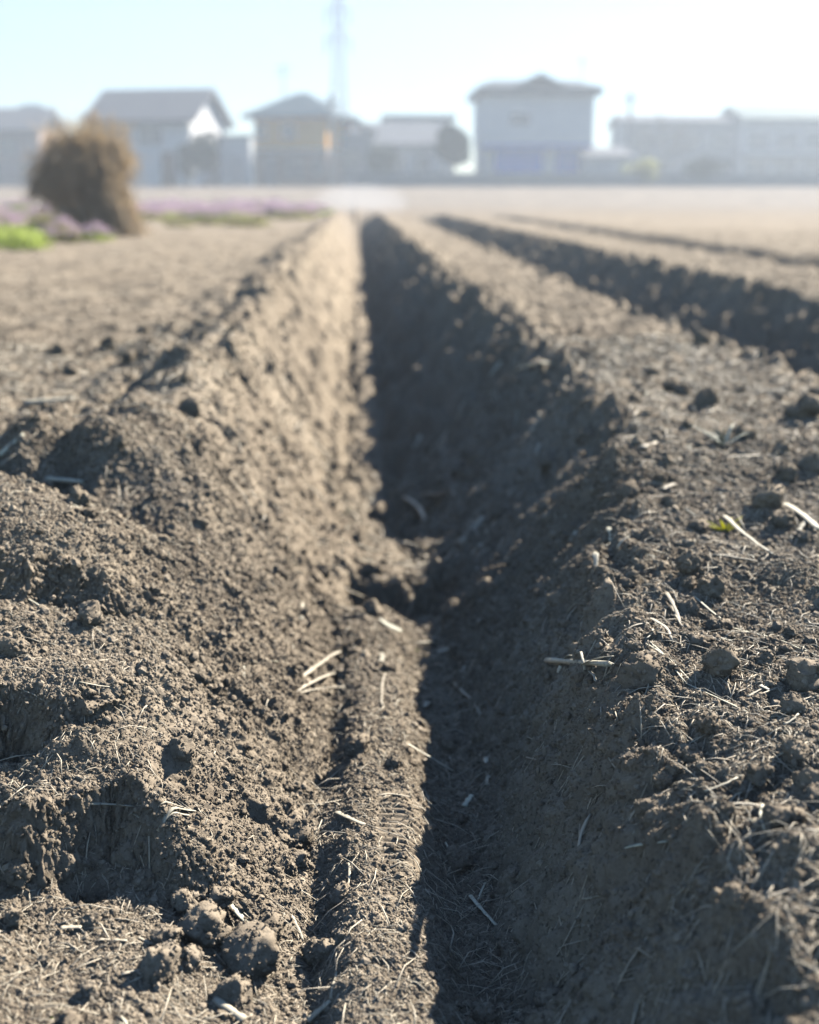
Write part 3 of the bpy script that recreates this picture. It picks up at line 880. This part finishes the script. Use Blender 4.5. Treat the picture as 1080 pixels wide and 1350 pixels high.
def gable_roof(x0, x1, y0, y1, z, h, t=.18, axis='x'):
    m = MB()
    if axis == 'x':                                     # ridge along x
        yc = (y0 + y1) / 2
        sec = [(y0, z), (yc, z + h), (y1, z), (y1, z - t), (yc, z + h - t * 1.2), (y0, z - t)]
        pts = [(x0, a, b) for a, b in sec] + [(x1, a, b) for a, b in sec]
    else:
        xc = (x0 + x1) / 2
        sec = [(x1, z), (xc, z + h), (x0, z), (x0, z - t), (xc, z + h - t * 1.2), (x1, z - t)]
        pts = [(a, y0, b) for a, b in sec] + [(a, y1, b) for a, b in sec]
    F = [(0, 1, 4, 5), (1, 2, 3, 4), (11, 10, 7, 6), (10, 9, 8, 7)] + [(i, i + 6, (i + 1) % 6 + 6, (i + 1) % 6) for i in range(6)]
    return m.poly(pts, F)


def hip_roof(x0, x1, y0, y1, z, h, ridge, t=.2):
    xc = (x0 + x1) / 2; yc = (y0 + y1) / 2
    pts = [(x0, y0, z), (x1, y0, z), (x1, y1, z), (x0, y1, z), (xc - ridge / 2, yc, z + h), (xc + ridge / 2, yc, z + h),
           (x0, y0, z - t), (x1, y0, z - t), (x1, y1, z - t), (x0, y1, z - t)]
    return MB().poly(pts, [(0, 1, 5, 4), (1, 2, 5), (2, 3, 4, 5), (3, 0, 4), (0, 6, 7, 1), (1, 7, 8, 2), (2, 8, 9, 3), (3, 9, 6, 0), (9, 8, 7, 6)])


def gbase(px, Y):
    p = at(px, 255, Y)
    return Vector((p.x, Y, float(ground(p.x, Y)) - .03))


def pxm(Y):                                             # metres per photo pixel at that distance
    return Y / math.cos(YAW) * math.cos(PITCH) / FPX * 1.03


# --- white gabled house, ridge running across, white gable end turned to the right
Y = 76; s = pxm(Y); b = gbase(190, Y)
h1 = empty('gabled_house', b, R(-14))
W, D, Hh = 6.2, 6.0, 3.9
MB().box(-W / 2, W / 2, 0, D, 0, Hh).poly([(W / 2, 0, Hh), (W / 2, D, Hh), (W / 2, D / 2, Hh + 1.75), (-W / 2, 0, Hh), (-W / 2, D, Hh), (-W / 2, D / 2, Hh + 1.75)], [(0, 1, 2), (5, 4, 3), (0, 2, 5, 3), (1, 4, 5, 2)]).build('wall', M_WHITE, h1)
gable_roof(-W / 2 - .5, W / 2 + .5, -.55, D + .55, Hh - .02, 2.0).build('roof', M_TILE2, h1)
for x in (-1.8, .6): window(h1, x, 2.5, 1.5, 1.0)
window(h1, -1.2, .6, 2.0, 1.6)
MB().box(1.2, 2.1, -.06, -.003, .05, 2.1).build('door', M_BRICK, h1)
tag(h1, 'white gabled house with grey slate roof behind the straw heap', 'house')

# --- orange and brown house with hip roof
Y = 82; s = pxm(Y); b = gbase(384, Y)
h2 = empty('hip_roof_house', b, R(-18))
W, D = 5.0, 5.0
MB().box(-W / 2, W / 2, 0, D, 0, 2.35).build('lower_wall', M_BRICK, h2)
MB().box(-W / 2 - .04, W / 2 + .04, -.04, D + .04, 2.354, 2.5).build('belt_course', M_CREAM, h2)
MB().box(-W / 2 + .03, W / 2 - .03, .03, D - .03, 2.504, 4.4).build('upper_wall', M_ORANGE, h2)
hip_roof(-W / 2 - .6, W / 2 + .6, -.6, D + .6, 4.6, 1.5, .7).build('roof', M_TEAL, h2)
window(h2, -.1, 3.1, 1.0, .95, .03); window(h2, -2.0, 3.1, .7, .95, .03, 0); window(h2, .2, .75, 1.4, 1.1); window(h2, 1.9, .9, .8, .9, 0, 0)
MB().box(-1.9, -1.0, -.05, -.003, .05, 2.05).build('door', M_GREY, h2)
MB().bar((-1.3, 2.5, 5.0), (-1.3, 2.5, 8.0), .04).bar((-1.9, 2.5, 7.7), (-.7, 2.5, 7.7), .03).bar((-1.8, 2.5, 7.35), (-.8, 2.5, 7.35), .03).build('aerial', M_STEEL, h2)
tag(h2, 'two-storey house with orange upper floor, brown lower floor and teal hip roof', 'house')

# --- white house with blue shutters and a small pediment on its roof
Y = 80; b = gbase(708, Y)
h3 = empty('shutter_house', b, R(0))
W, D = 7.0, 6.5
MB().box(-W / 2, W / 2, 0, D, 2.75, 5.9).build('upper_wall', M_WHITE, h3)
MB().box(-W / 2 + .1, W / 2 - .1, .35, D - .05, 0, 2.747).build('lower_wall', M_CREAM, h3)
hip_roof(-W / 2 - .45, W / 2 + .45, -.5, D + .5, 6.15, .7, 5.4, .45).build('roof', M_TILE, h3)
gable_roof(-1.6, 1.6, -.46, D / 2 + .3, 6.25, .75, .15, 'y').build('roof_gable', M_TILE, h3)
for x0_, x1_ in ((-2.7, .35), (1.25, 3.2)):
    MB().box(x0_, x1_, .27, .345, .5, 2.45).build('shutter', M_BLUE, h3)
MB().box(.45, 1.15, .25, .345, .05, 2.45).build('door_post', M_WHITE, h3)
MB().box(-3.45, 3.45, -.35, .34, 2.5, 2.74).build('awning', M_BLUE, h3)
window(h3, -1.2, 3.9, 1.3, .7)
MB().bar((3.2, 3, 6.2), (3.2, 3, 8.3), .04).bar((2.8, 3, 8.0), (3.6, 3, 8.0), .03).build('aerial', M_STEEL, h3)
tag(h3, 'tall white house with dark roof and blue shutters along its ground floor', 'house')
b = gbase(800, 78)
sh = empty('lean_to_shed', b)
MB().box(-1.4, 1.4, 0, 3, 0, 1.9).build('wall', M_CREAM, sh)
MB().poly([(-1.6, -.3, 1.95), (1.6, -.3, 1.95), (1.6, 3.2, 2.6), (-1.6, 3.2, 2.6), (-1.6, -.3, 1.85), (1.6, -.3, 1.85), (1.6, 3.2, 2.5), (-1.6, 3.2, 2.5)], [(0, 1, 2, 3), (7, 6, 5, 4), (0, 4, 5, 1), (1, 5, 6, 2), (2, 6, 7, 3), (3, 7, 4, 0)]).build('roof', M_TILE2, sh)
MB().box(-.9, .2, -.05, -.003, .05, 1.75).build('door', M_FRAME, sh)
tag(sh, 'low pale shed beside the house with blue shutters', 'shed')

# --- pale low houses in the middle haze
Y = 92; b = gbase(520, Y)
h4 = empty('low_house', b, R(6))
MB().box(-3.3, 3.3, 0, 5, 0, 3.2).build('wall', M_WHITE, h4)
gable_roof(-3.7, 3.7, -.6, 5.6, 3.2, 1.6).build('roof', M_TILE2, h4)
for x in (-2, .2, 2.1): window(h4, x, 1.2, 1.2, 1.2)
tag(h4, 'low white house fading in haze left of the dark green tree', 'house')
Y = 100; b = gbase(552, Y)
h5 = empty('flat_roof_house', b)
MB().box(-2.6, 2.6, 0, 5, 0, 5.3).build('wall', M_CREAM, h5)
MB().box(-2.9, 2.9, -.3, 5.3, 5.303, 5.7).build('roof', M_TEAL, h5)
for x in (-1.3, 1.2): window(h5, x, 3.4, 1.3, 1.2); window(h5, x, .8, 1.3, 1.2)
tag(h5, 'flat-roofed pale house behind the low white house', 'house')
Y = 78; b = gbase(312, Y)
h6 = empty('small_outbuilding', b)
MB().box(-.95, .95, 0, 2.5, 0, 3.0).build('wall', M_WHITE, h6)
MB().box(-1.05, 1.05, -.1, 2.6, 3.003, 3.15).build('roof', M_TILE2, h6)
MB().box(-.4, .5, -.05, -.003, .05, 1.95).build('door', M_FRAME, h6)
tag(h6, 'narrow white outbuilding between grey green shrubs and orange house', 'outbuilding')
Y = 84; b = gbase(462, Y)
h7 = empty('grey_house', b)
MB().box(-1.5, 1.5, 0, 4, 0, 3.6).build('wall', M_GREY, h7)
gable_roof(-1.8, 1.8, -.4, 4.4, 3.6, 1.0, .18, 'y').build('roof', M_TILE2, h7)
window(h7, 0, 1.4, 1.4, 1.2)
tag(h7, 'small grey house right of the orange house', 'house')
Y = 88; b = gbase(8, Y)
h8 = empty('pink_house', b, R(-5))
MB().box(-2.2, 2.6, 0, 5, 0, 3.9).build('wall', plain('pinkish_render', (.50, .38, .33), .85, .08, 2), h8)
gable_roof(-2.6, 3.0, -.5, 5.5, 3.9, 1.6).build('roof', M_TILE2, h8)
window(h8, .4, 2.3, 1.3, 1.1); window(h8, 1.6, .6, 1.1, 1.2); window(h8, -1, .6, 1.3, 1.2)
tag(h8, 'pinkish house at the left picture edge', 'house')
Y = 98; b = gbase(42, Y)
h9 = empty('teal_roof_house', b)
MB().box(-1.9, 1.9, 0, 4, 0, 5.0).build('wall', M_GREY, h9)
hip_roof(-2.3, 2.3, -.4, 4.4, 5.2, 1.2, 1.2).build('roof', M_TEAL, h9)
window(h9, -.6, 3.2, 1.2, 1.1); window(h9, .9, 1, 1.1, 1.2)
tag(h9, 'narrow house with dark teal roof behind the straw heap', 'house')
b = gbase(-130, 95)
h10 = empty('tiled_house', b)
MB().box(-3, 3, 0, 5, 0, 4.6).build('wall', M_CREAM, h10)
gable_roof(-3.5, 3.5, -.5, 5.5, 4.6, 1.8).build('roof', M_TILE, h10)
window(h10, 1, 2.6, 1.4, 1.1)
tag(h10, 'cream house with dark tiles outside the left picture edge', 'house')

# --- long two-storey building on the right
Y = 98; b = gbase(822, Y)
lb = empty('long_building', b, R(-3))
MB().box(0, 8.6, 0, 8, 0, 5.2).build('wing_wall', M_GREY, lb)
MB().box(8.603, 30, -1.2, 9, 0, 5.1).build('wall', M_CREAM, lb)
gable_roof(-.4, 8.598, -.5, 8.5, 5.2, .7).build('wing_roof', M_TILE2, lb)
gable_roof(8.61, 30.5, -1.8, 9.6, 5.3, 1.3).build('roof', plain('green_roof_sheet', (.17, .22, .20), .6, .15, 4), lb)
for k in range(4):
    window(lb, 1.2 + k * 2.05, 3.1, 1.5, 1.2); window(lb, 1.2 + k * 2.05, .7, 1.5, 1.5)
for k in range(9):
    window(lb, 10 + k * 2.2, 3.0, 1.7, 1.3, -1.2); window(lb, 10 + k * 2.2, .6, 1.7, 1.7, -1.2)
MB().box(8.7, 29.9, -2.2, -1.203, 2.45, 2.6).build('balcony_slab', M_CONC, lb)
tag(lb, 'long grey two-storey building with pale green roof at right', 'building')

# --- low boundary wall
p0 = gbase(470, 70); p1 = gbase(1250, 76)
wl = empty('boundary_wall', p0, math.atan2(p1.y - p0.y, p1.x - p0.x))
Lw = (p1 - p0).length
MB().box(0, Lw, 0, .15, -.2, .75).build('wall_panel', M_CONC, wl)
MB().box(-.05, Lw + .05, -.04, .19, .753, .82).build('coping', M_CREAM, wl)
tag(wl, 'low grey boundary wall along the far edge of the field', 'wall')


# --- foliage
def leaf_cloud(n, centre, rad, size, lumps=9, seed=1, flat=.9, dense=.75):
    rs = np.random.default_rng(seed)
    V = []; F = []
    lc = []
    for k in range(lumps):
        a = rs.normal(size=3); a /= np.linalg.norm(a)
        lc.append((np.array(centre) + a * np.array(rad) * rs.uniform(.25, .7), rs.uniform(.3, .55)))
    for i in range(n):
        c, q = lc[rs.integers(lumps)]
        a = rs.normal(size=3); a /= np.linalg.norm(a)
        p = c + a * np.array(rad) * q * rs.uniform(dense, 1.0) ** .6
        u = rs.normal(size=3); u /= np.linalg.norm(u); v = np.cross(u, rs.normal(size=3)); v /= np.linalg.norm(v)
        s_ = size * rs.uniform(.6, 1.4)
        o = len(V)
        V += [p - u * s_, p + v * s_ * .45, p + u * s_, p - v * s_ * .45]
        F.append((o, o + 1, o + 2, o + 3))
    return V, F


def tree(base, h, w_, label, m, n=2600, leaf=.16, seed=1, bare=False, name='tree', cat='tree', group=None):
    root = empty(name, base)
    rs = random.Random(seed)
    a = Acc()
    th = h * (.55 if not bare else .4)
    trunk = [Vector((rs.uniform(-.05, .05) * t * h * .3, rs.uniform(-.05, .05) * t * h * .3, th * t)) for t in (0, .25, .5, .75, 1)]
    a.add(tube(trunk, [h * .035, h * .028, h * .024, h * .02, h * .014], 1, 8))
    def limb(p, d, L, r, depth):
        e = p + d * L
        mpt = p + d * L * .5 + Vector((rs.uniform(-.1, .1), rs.uniform(-.1, .1), rs.uniform(0, .1))) * L
        a.add(tube([p, mpt, e], [r, r * .75, r * .5], 1, 5))
        if depth:
            for _ in range(3 if not bare else 4):
                dd = (d + Vector((rs.uniform(-.8, .8), rs.uniform(-.8, .8), rs.uniform(-.1, .7)))).normalized()
                limb(p + (e - p) * rs.uniform(.5, 1), dd, L * rs.uniform(.5, .75), r * .5, depth - 1)
    for k in range(7):
        an = k * 2.4 + rs.uniform(-.4, .4)
        st = trunk[rs.choice((2, 3, 4))]
        limb(st, Vector((math.cos(an), math.sin(an), rs.uniform(.3, 1.1))).normalized(), w_ * .36, h * .012, 3 if bare else 1)
    a.build('trunk', M_BARK, root, True)
    if not bare:
        V, F = leaf_cloud(n, (0, 0, h * .62), (w_ / 2, w_ / 2, h * .40), leaf, 12, seed)
        mesh_obj('crown', V, F, m, root)
    tag(root, label, cat, group)
    return root


tree(gbase(597, 74), 3.9, 2.9, 'dense dark green tree left of the house with blue shutters', M_FOL, 4200, .14, 3)
tree(gbase(272, 72), 3.4, 2.3, 'grey green bushy tree right of the white gabled house', M_FOL, 3000, .12, 5)
tree(gbase(246, 73), 2.4, 1.8, 'lower bushy tree in front of the white gable end', M_FOL, 2200, .12, 6)
tree(gbase(505, 76), 2.6, 2.2, 'small round tree in front of the low white house', M_FOL, 2200, .12, 7)
tree(gbase(872, 94), 7.6, 5.0, 'bare leafless tree rising behind the long grey building', M_FOL, 0, .1, 8, True)
tree(gbase(850, 73), 1.7, 2.6, 'low yellowish shrub in front of the long grey building', M_OLIVE, 1500, .1, 9)
tree(gbase(930, 74), 1.9, 3.0, 'low dark shrub before the long building, near the wall', M_FOL, 1800, .1, 10)

# --- straw heap on the left, leaning dry stalks over a core
hb = hit(112, 312)
hb.z = float(ground(hb.x, hb.y)) - .02
sc_ = (hb - CAM).dot(fwd) / FPX
hp = empty('straw_heap', hb)
HW, HH = 112 * sc_, 138 * sc_
def heap_r(a, t):                                        # radius at height fraction t, lopsided
    return HW * float(np.interp(t, [0, .2, .45, .75, .92, 1], [.27, .30, .45, .44, .34, .2])) * (1 + .12 * math.sin(2 * a + 1) + .13 * math.sin(3 * a + 9 * t) + .09 * math.sin(7 * a - 11 * t))
def heap_x(t):                                           # the head leans left of the foot
    return HW * float(np.interp(t, [0, .2, .5, .95], [.30, .22, -.04, .10]))
V = []; F = []; na = 28; nt_ = 14
for j in range(nt_ + 1):
    t = j / nt_
    for k in range(na):
        a = 2 * math.pi * k / na
        r_ = heap_r(a, t) * .88 * (1 if j < nt_ else .45) + .03 * mnoise.noise(Vector((math.cos(a) * 3, math.sin(a) * 3, t * 6)))
        V.append(Vector((math.cos(a) * r_ + heap_x(t), math.sin(a) * r_, HH * t * .97)))
for j in range(nt_):
    for k in range(na):
        F.append((j * na + k, j * na + (k + 1) % na, (j + 1) * na + (k + 1) % na, (j + 1) * na + k))
F.append(tuple(nt_ * na + k for k in range(na)))
mesh_obj('core', V, F, M_STALK, hp, True)
acc = Acc()
for i in range(3000):
    a = random.uniform(0, 6.283); t = random.uniform(.0, 1.0); r_ = heap_r(a, t) * random.uniform(.86, 1.05)
    if t > .93: r_ *= random.random()
    p = Vector((math.cos(a) * r_ + heap_x(t), math.sin(a) * r_, HH * t))
    d = Vector((random.gauss(0, .45) + .3 * math.cos(a), random.gauss(0, .45) + .3 * math.sin(a), random.choice((-1, -1, 1)) * random.uniform(.2, 1))).normalized()
    L_ = random.uniform(.08, .26) * (1.15 if t > .8 else 1); w_ = random.uniform(.003, .008)
    q = p + d * L_; q.z = max(q.z, .0)
    acc.add(tube([p, (p + q) / 2 + Vector((random.uniform(-.02, .02),) * 3), q], [w_, w_, w_ * .5], .5, 4))
mesh_obj('stalks', acc.V, acc.F, M_STALK, hp)
acc = Acc()
for i in range(420):                                     # loose stalks slid down the right side
    p0 = Vector((HW * random.uniform(.0, .34), HW * random.uniform(-.42, .25), HH * random.uniform(.45, .97)))
    p1 = Vector((HW * random.uniform(.38, .64), HW * random.uniform(-.45, .3), HH * random.uniform(0, .25)))
    q = p0.lerp(p1, random.uniform(.35, 1)); w_ = random.uniform(.004, .011)
    acc.add(tube([p0, (p0 + q) / 2 + Vector((random.uniform(0, .05), random.uniform(-.03, .03), random.uniform(0, .05))), q], [w_, w_, w_ * .6], .5, 4))
mesh_obj('loose_stalks', acc.V, acc.F, M_STALK, hp)
tag(hp, 'waist-high brown heap of dry stalks at the left field edge', 'straw heap')

# --- flowering plants along the left field edge
def clump_meshes(seed, leafm, flm):
    rs = np.random.default_rng(seed)
    V = []; F = []
    for i in range(420):
        a = rs.uniform(0, 6.28); r_ = rs.uniform(0, 1) ** .6; h = rs.uniform(.0, 1) * (1.05 - .6 * r_)
        p = np.array((math.cos(a) * r_, math.sin(a) * r_, h * .9))
        u = np.array((math.cos(a) * .6 + rs.normal() * .4, math.sin(a) * .6 + rs.normal() * .4, rs.uniform(.2, 1))); u /= np.linalg.norm(u)
        v = np.cross(u, rs.normal(size=3)); v /= np.linalg.norm(v); s_ = rs.uniform(.08, .17)
        o = len(V); V += [p - u * s_, p + v * s_ * .35, p + u * s_, p - v * s_ * .35]; F.append((o, o + 1, o + 2, o + 3))
    lm = bpy.data.meshes.new('leaves'); lm.from_pydata([tuple(v) for v in V], [], F); lm.materials.append(leafm)
    fm = None
    if flm:
        V = []; F = []
        for i in range(190):
            a = rs.uniform(0, 6.28); r_ = rs.uniform(0, 1) ** .6
            p = np.array((math.cos(a) * r_, math.sin(a) * r_, (1.05 - .5 * r_) * rs.uniform(.75, 1.15)))
            s_ = rs.uniform(.06, .11); o = len(V)
            V += [p + np.array(q) * s_ for q in ((1, 0, 0), (0, 1, 0), (-1, 0, 0), (0, -1, 0), (0, 0, .9), (0, 0, -.5))]
            F += [(o, o + 1, o + 4), (o + 1, o + 2, o + 4), (o + 2, o + 3, o + 4), (o + 3, o, o + 4), (o + 1, o, o + 5), (o + 2, o + 1, o + 5), (o + 3, o + 2, o + 5), (o, o + 3, o + 5)]
        fm = bpy.data.meshes.new('blossoms'); fm.from_pydata([tuple(v) for v in V], [], F); fm.materials.append(flm)
    return lm, fm


KP = [clump_meshes(k, M_OLIVE if k == 2 else M_GREEN, M_PINK) for k in range(3)]
KY = [clump_meshes(10 + k, M_OLIVE, M_YEL) for k in range(2)]
KG = [clump_meshes(20, M_GREEN, None), clump_meshes(21, M_GREEN, None)]


def plant(kit, x, y, r_, h, label, name, group=None):
    o = empty(name, (x, y, float(ground(x, y)) - .01), random.uniform(0, 6.28))
    o.scale = (r_, r_, h)
    for nm, me in (('leaves', kit[0]), ('blossoms', kit[1])):
        if me is None: continue
        c = bpy.data.objects.new(nm, me); COL.objects.link(c); c.parent = o
    tag(o, label, 'plant', group)


for i in range(84):
    y = random.uniform(19, 44); px = random.uniform(165, 425) if i % 4 else random.uniform(-20, 165)
    p = at(px, 262, y)
    plant(random.choice(KP), p.x, y, random.uniform(.28, .5), random.uniform(.16, .28), 'low pink flowering clump along the far left field edge', 'flowering_plant', 'pink flowering clumps at the field edge')
for i in range(16):
    px = random.uniform(-10, 110); p = hit(px, random.uniform(306, 324))
    plant(random.choice(KP) if i % 3 == 0 else random.choice(KY), p.x, p.y + .6, random.uniform(.12, .25), random.uniform(.10, .2), 'pale yellowish flowering clump in front of the straw heap', 'flowering_plant', 'yellowish clumps by the straw heap')
for i in range(20):
    y = random.uniform(15, 30); px = random.uniform(200, 400); p = at(px, 262, y)
    plant(random.choice(KY), p.x, y, random.uniform(.15, .3), random.uniform(.08, .16), 'low yellow flowering clump along the far left field edge', 'flowering_plant', 'yellow flowering clumps at the field edge')
p = hit(32, 328)
plant(KG[0], p.x, p.y, 38 * (p - CAM).dot(fwd) / FPX, 40 * (p - CAM).dot(fwd) / FPX, 'bright green leafy plant in front of the straw heap', 'leafy_plant')
p = hit(8, 324)
plant(KG[1], p.x, p.y, 28 * (p - CAM).dot(fwd) / FPX, 36 * (p - CAM).dot(fwd) / FPX, 'smaller green leafy plant at the left picture edge', 'leafy_plant')

# --- lattice pylon
b = gbase(449, 124)
py = empty('transmission_pylon', b, R(8))
m = MB(); HP = 20.5
def pw(z): return 0.62 * (1 - z / HP) ** 1.15 + .26
zs = [0, 2.4, 4.5, 6.4, 8.2, 9.8, 11.3, 12.7, 14, 15.3, 16.6, 17.9, 19.2, HP]
for i in range(len(zs) - 1):
    a_, b_ = pw(zs[i]), pw(zs[i + 1])
    ca = [(-a_, -a_), (a_, -a_), (a_, a_), (-a_, a_)]; cb = [(-b_, -b_), (b_, -b_), (b_, b_), (-b_, b_)]
    for k in range(4):
        k2 = (k + 1) % 4
        m.bar((*ca[k], zs[i]), (*cb[k], zs[i + 1]), .06, 4)
        m.bar((*ca[k], zs[i]), (*cb[k2], zs[i + 1]), .03, 4); m.bar((*ca[k2], zs[i]), (*cb[k], zs[i + 1]), .03, 4)
        m.bar((*cb[k], zs[i + 1]), (*cb[k2], zs[i + 1]), .03, 4)
m.build('lattice', M_STEEL, py)
for z_, l_ in ((14, 1.2), (16.6, 1.1), (19.2, 1.0)):
    m = MB()
    for sg in (-1, 1):
        for yy in (-.5, .5): m.bar((0, yy, z_), (sg * l_, 0, z_ + .2), .05, 4); m.bar((0, yy, z_ + 1.3), (sg * l_, 0, z_ + .2), .04, 4)
    ar = m.build('crossarm', M_STEEL, py)
    for sg in (-1, 1): MB().bar((sg * l_, 0, z_ + .15), (sg * l_, 0, z_ - 1.2), .12, 6).build('insulator', M_CONC, ar)
tag(py, 'tall grey lattice pylon fading into haze behind the houses', 'pylon')
b = gbase(438, 79)
po = empty('utility_pole', b)
MB().bar((0, 0, 0), (0, 0, 5.6), .13, 8).build('pole', M_CONC, po)
MB().box(-.7, .7, -.06, .06, 5.0, 5.12).build('crossarm', M_STEEL, po)
tag(po, 'short concrete utility pole beside the orange house', 'utility pole')
b = gbase(826, 84)
po = empty('utility_pole', b)
MB().bar((0, 0, 0), (0, 0, 6.3), .12, 8).build('pole', M_CONC, po)
MB().box(-.7, .7, -.06, .06, 5.7, 5.82).build('crossarm', M_STEEL, po)
tag(po, 'concrete utility pole at the left end of the long building', 'utility pole')

# --- drifting dust over the far end of the trench
def volume(name, dens, col, aniso=0.0):
    m = bpy.data.materials.new(name); m.use_nodes = True; nt = m.node_tree
    nt.nodes.remove(nt.nodes['Principled BSDF'])
    v = nt.nodes.new('ShaderNodeVolumePrincipled'); v.inputs['Density'].default_value = dens; v.inputs['Color'].default_value = (*col, 1); v.inputs['Anisotropy'].default_value = aniso
    nt.links.new(v.outputs[0], nt.nodes['Material Output'].inputs['Volume'])
    return m


bm = bmesh.new(); bmesh.ops.create_icosphere(bm, subdivisions=4, radius=1)
me = bpy.data.meshes.new('dust_mist'); bm.to_mesh(me); bm.free(); me.shade_smooth()
me.materials.append(volume('dust_air', .03, (.95, .97, 1.0)))
dm = bpy.data.objects.new('dust_mist', me); COL.objects.link(dm); dm.location = (.15, 34, .2); dm.scale = (1.3, 7, .5)
tag(dm, 'pale mist hanging over the far end of the trench', None, None, 'stuff')
hz = MB().box(-158, 158, -44, 158, -1.6, 21.5).build('haze', volume('haze_air', HAZE, (.80, .90, 1.0), .25))
tag(hz, 'pale spring haze over the field and houses', None, None, 'stuff')


# ------------------------------------------------------------------ light
SUN_EL, SUN_AZ = R(36), R(48)                 # ahead and to the right
sd = Vector((math.sin(SUN_AZ) * math.cos(SUN_EL), math.cos(SUN_AZ) * math.cos(SUN_EL), math.sin(SUN_EL)))
ld = bpy.data.lights.new('sun', 'SUN'); ld.energy = 5.0; ld.angle = R(.5); ld.color = (1, .945, .87)
lo = bpy.data.objects.new('sun', ld); COL.objects.link(lo)
lo.rotation_euler = sd.to_track_quat('Z', 'Y').to_euler(); lo.location = (20, 20, 20)
w = bpy.data.worlds.new('World'); scene.world = w; w.use_nodes = True
nt = w.node_tree
sky = nt.nodes.new('ShaderNodeTexSky'); sky.sky_type = 'NISHITA'; sky.sun_disc = False
sky.sun_elevation = SUN_EL; sky.sun_rotation = SUN_AZ; sky.altitude = 0; sky.air_density = 1.0; sky.dust_density = 0; sky.ozone_density = 4
bg = nt.nodes['Background']; bg.inputs[1].default_value = .057
nt.links.new(sky.outputs[0], bg.inputs[0])

scene.render.engine = 'CYCLES'
scene.cycles.use_denoising = True
scene.cycles.denoiser = 'OPENIMAGEDENOISE'
scene.cycles.max_bounces = 5
scene.cycles.diffuse_bounces = 0
scene.cycles.volume_bounces = 1
scene.cycles.use_adaptive_sampling = False
vs = scene.view_settings
vs.view_transform = 'Standard'; vs.look = 'None'; vs.exposure = 1.3; vs.gamma = 1; vs.use_curve_mapping = False
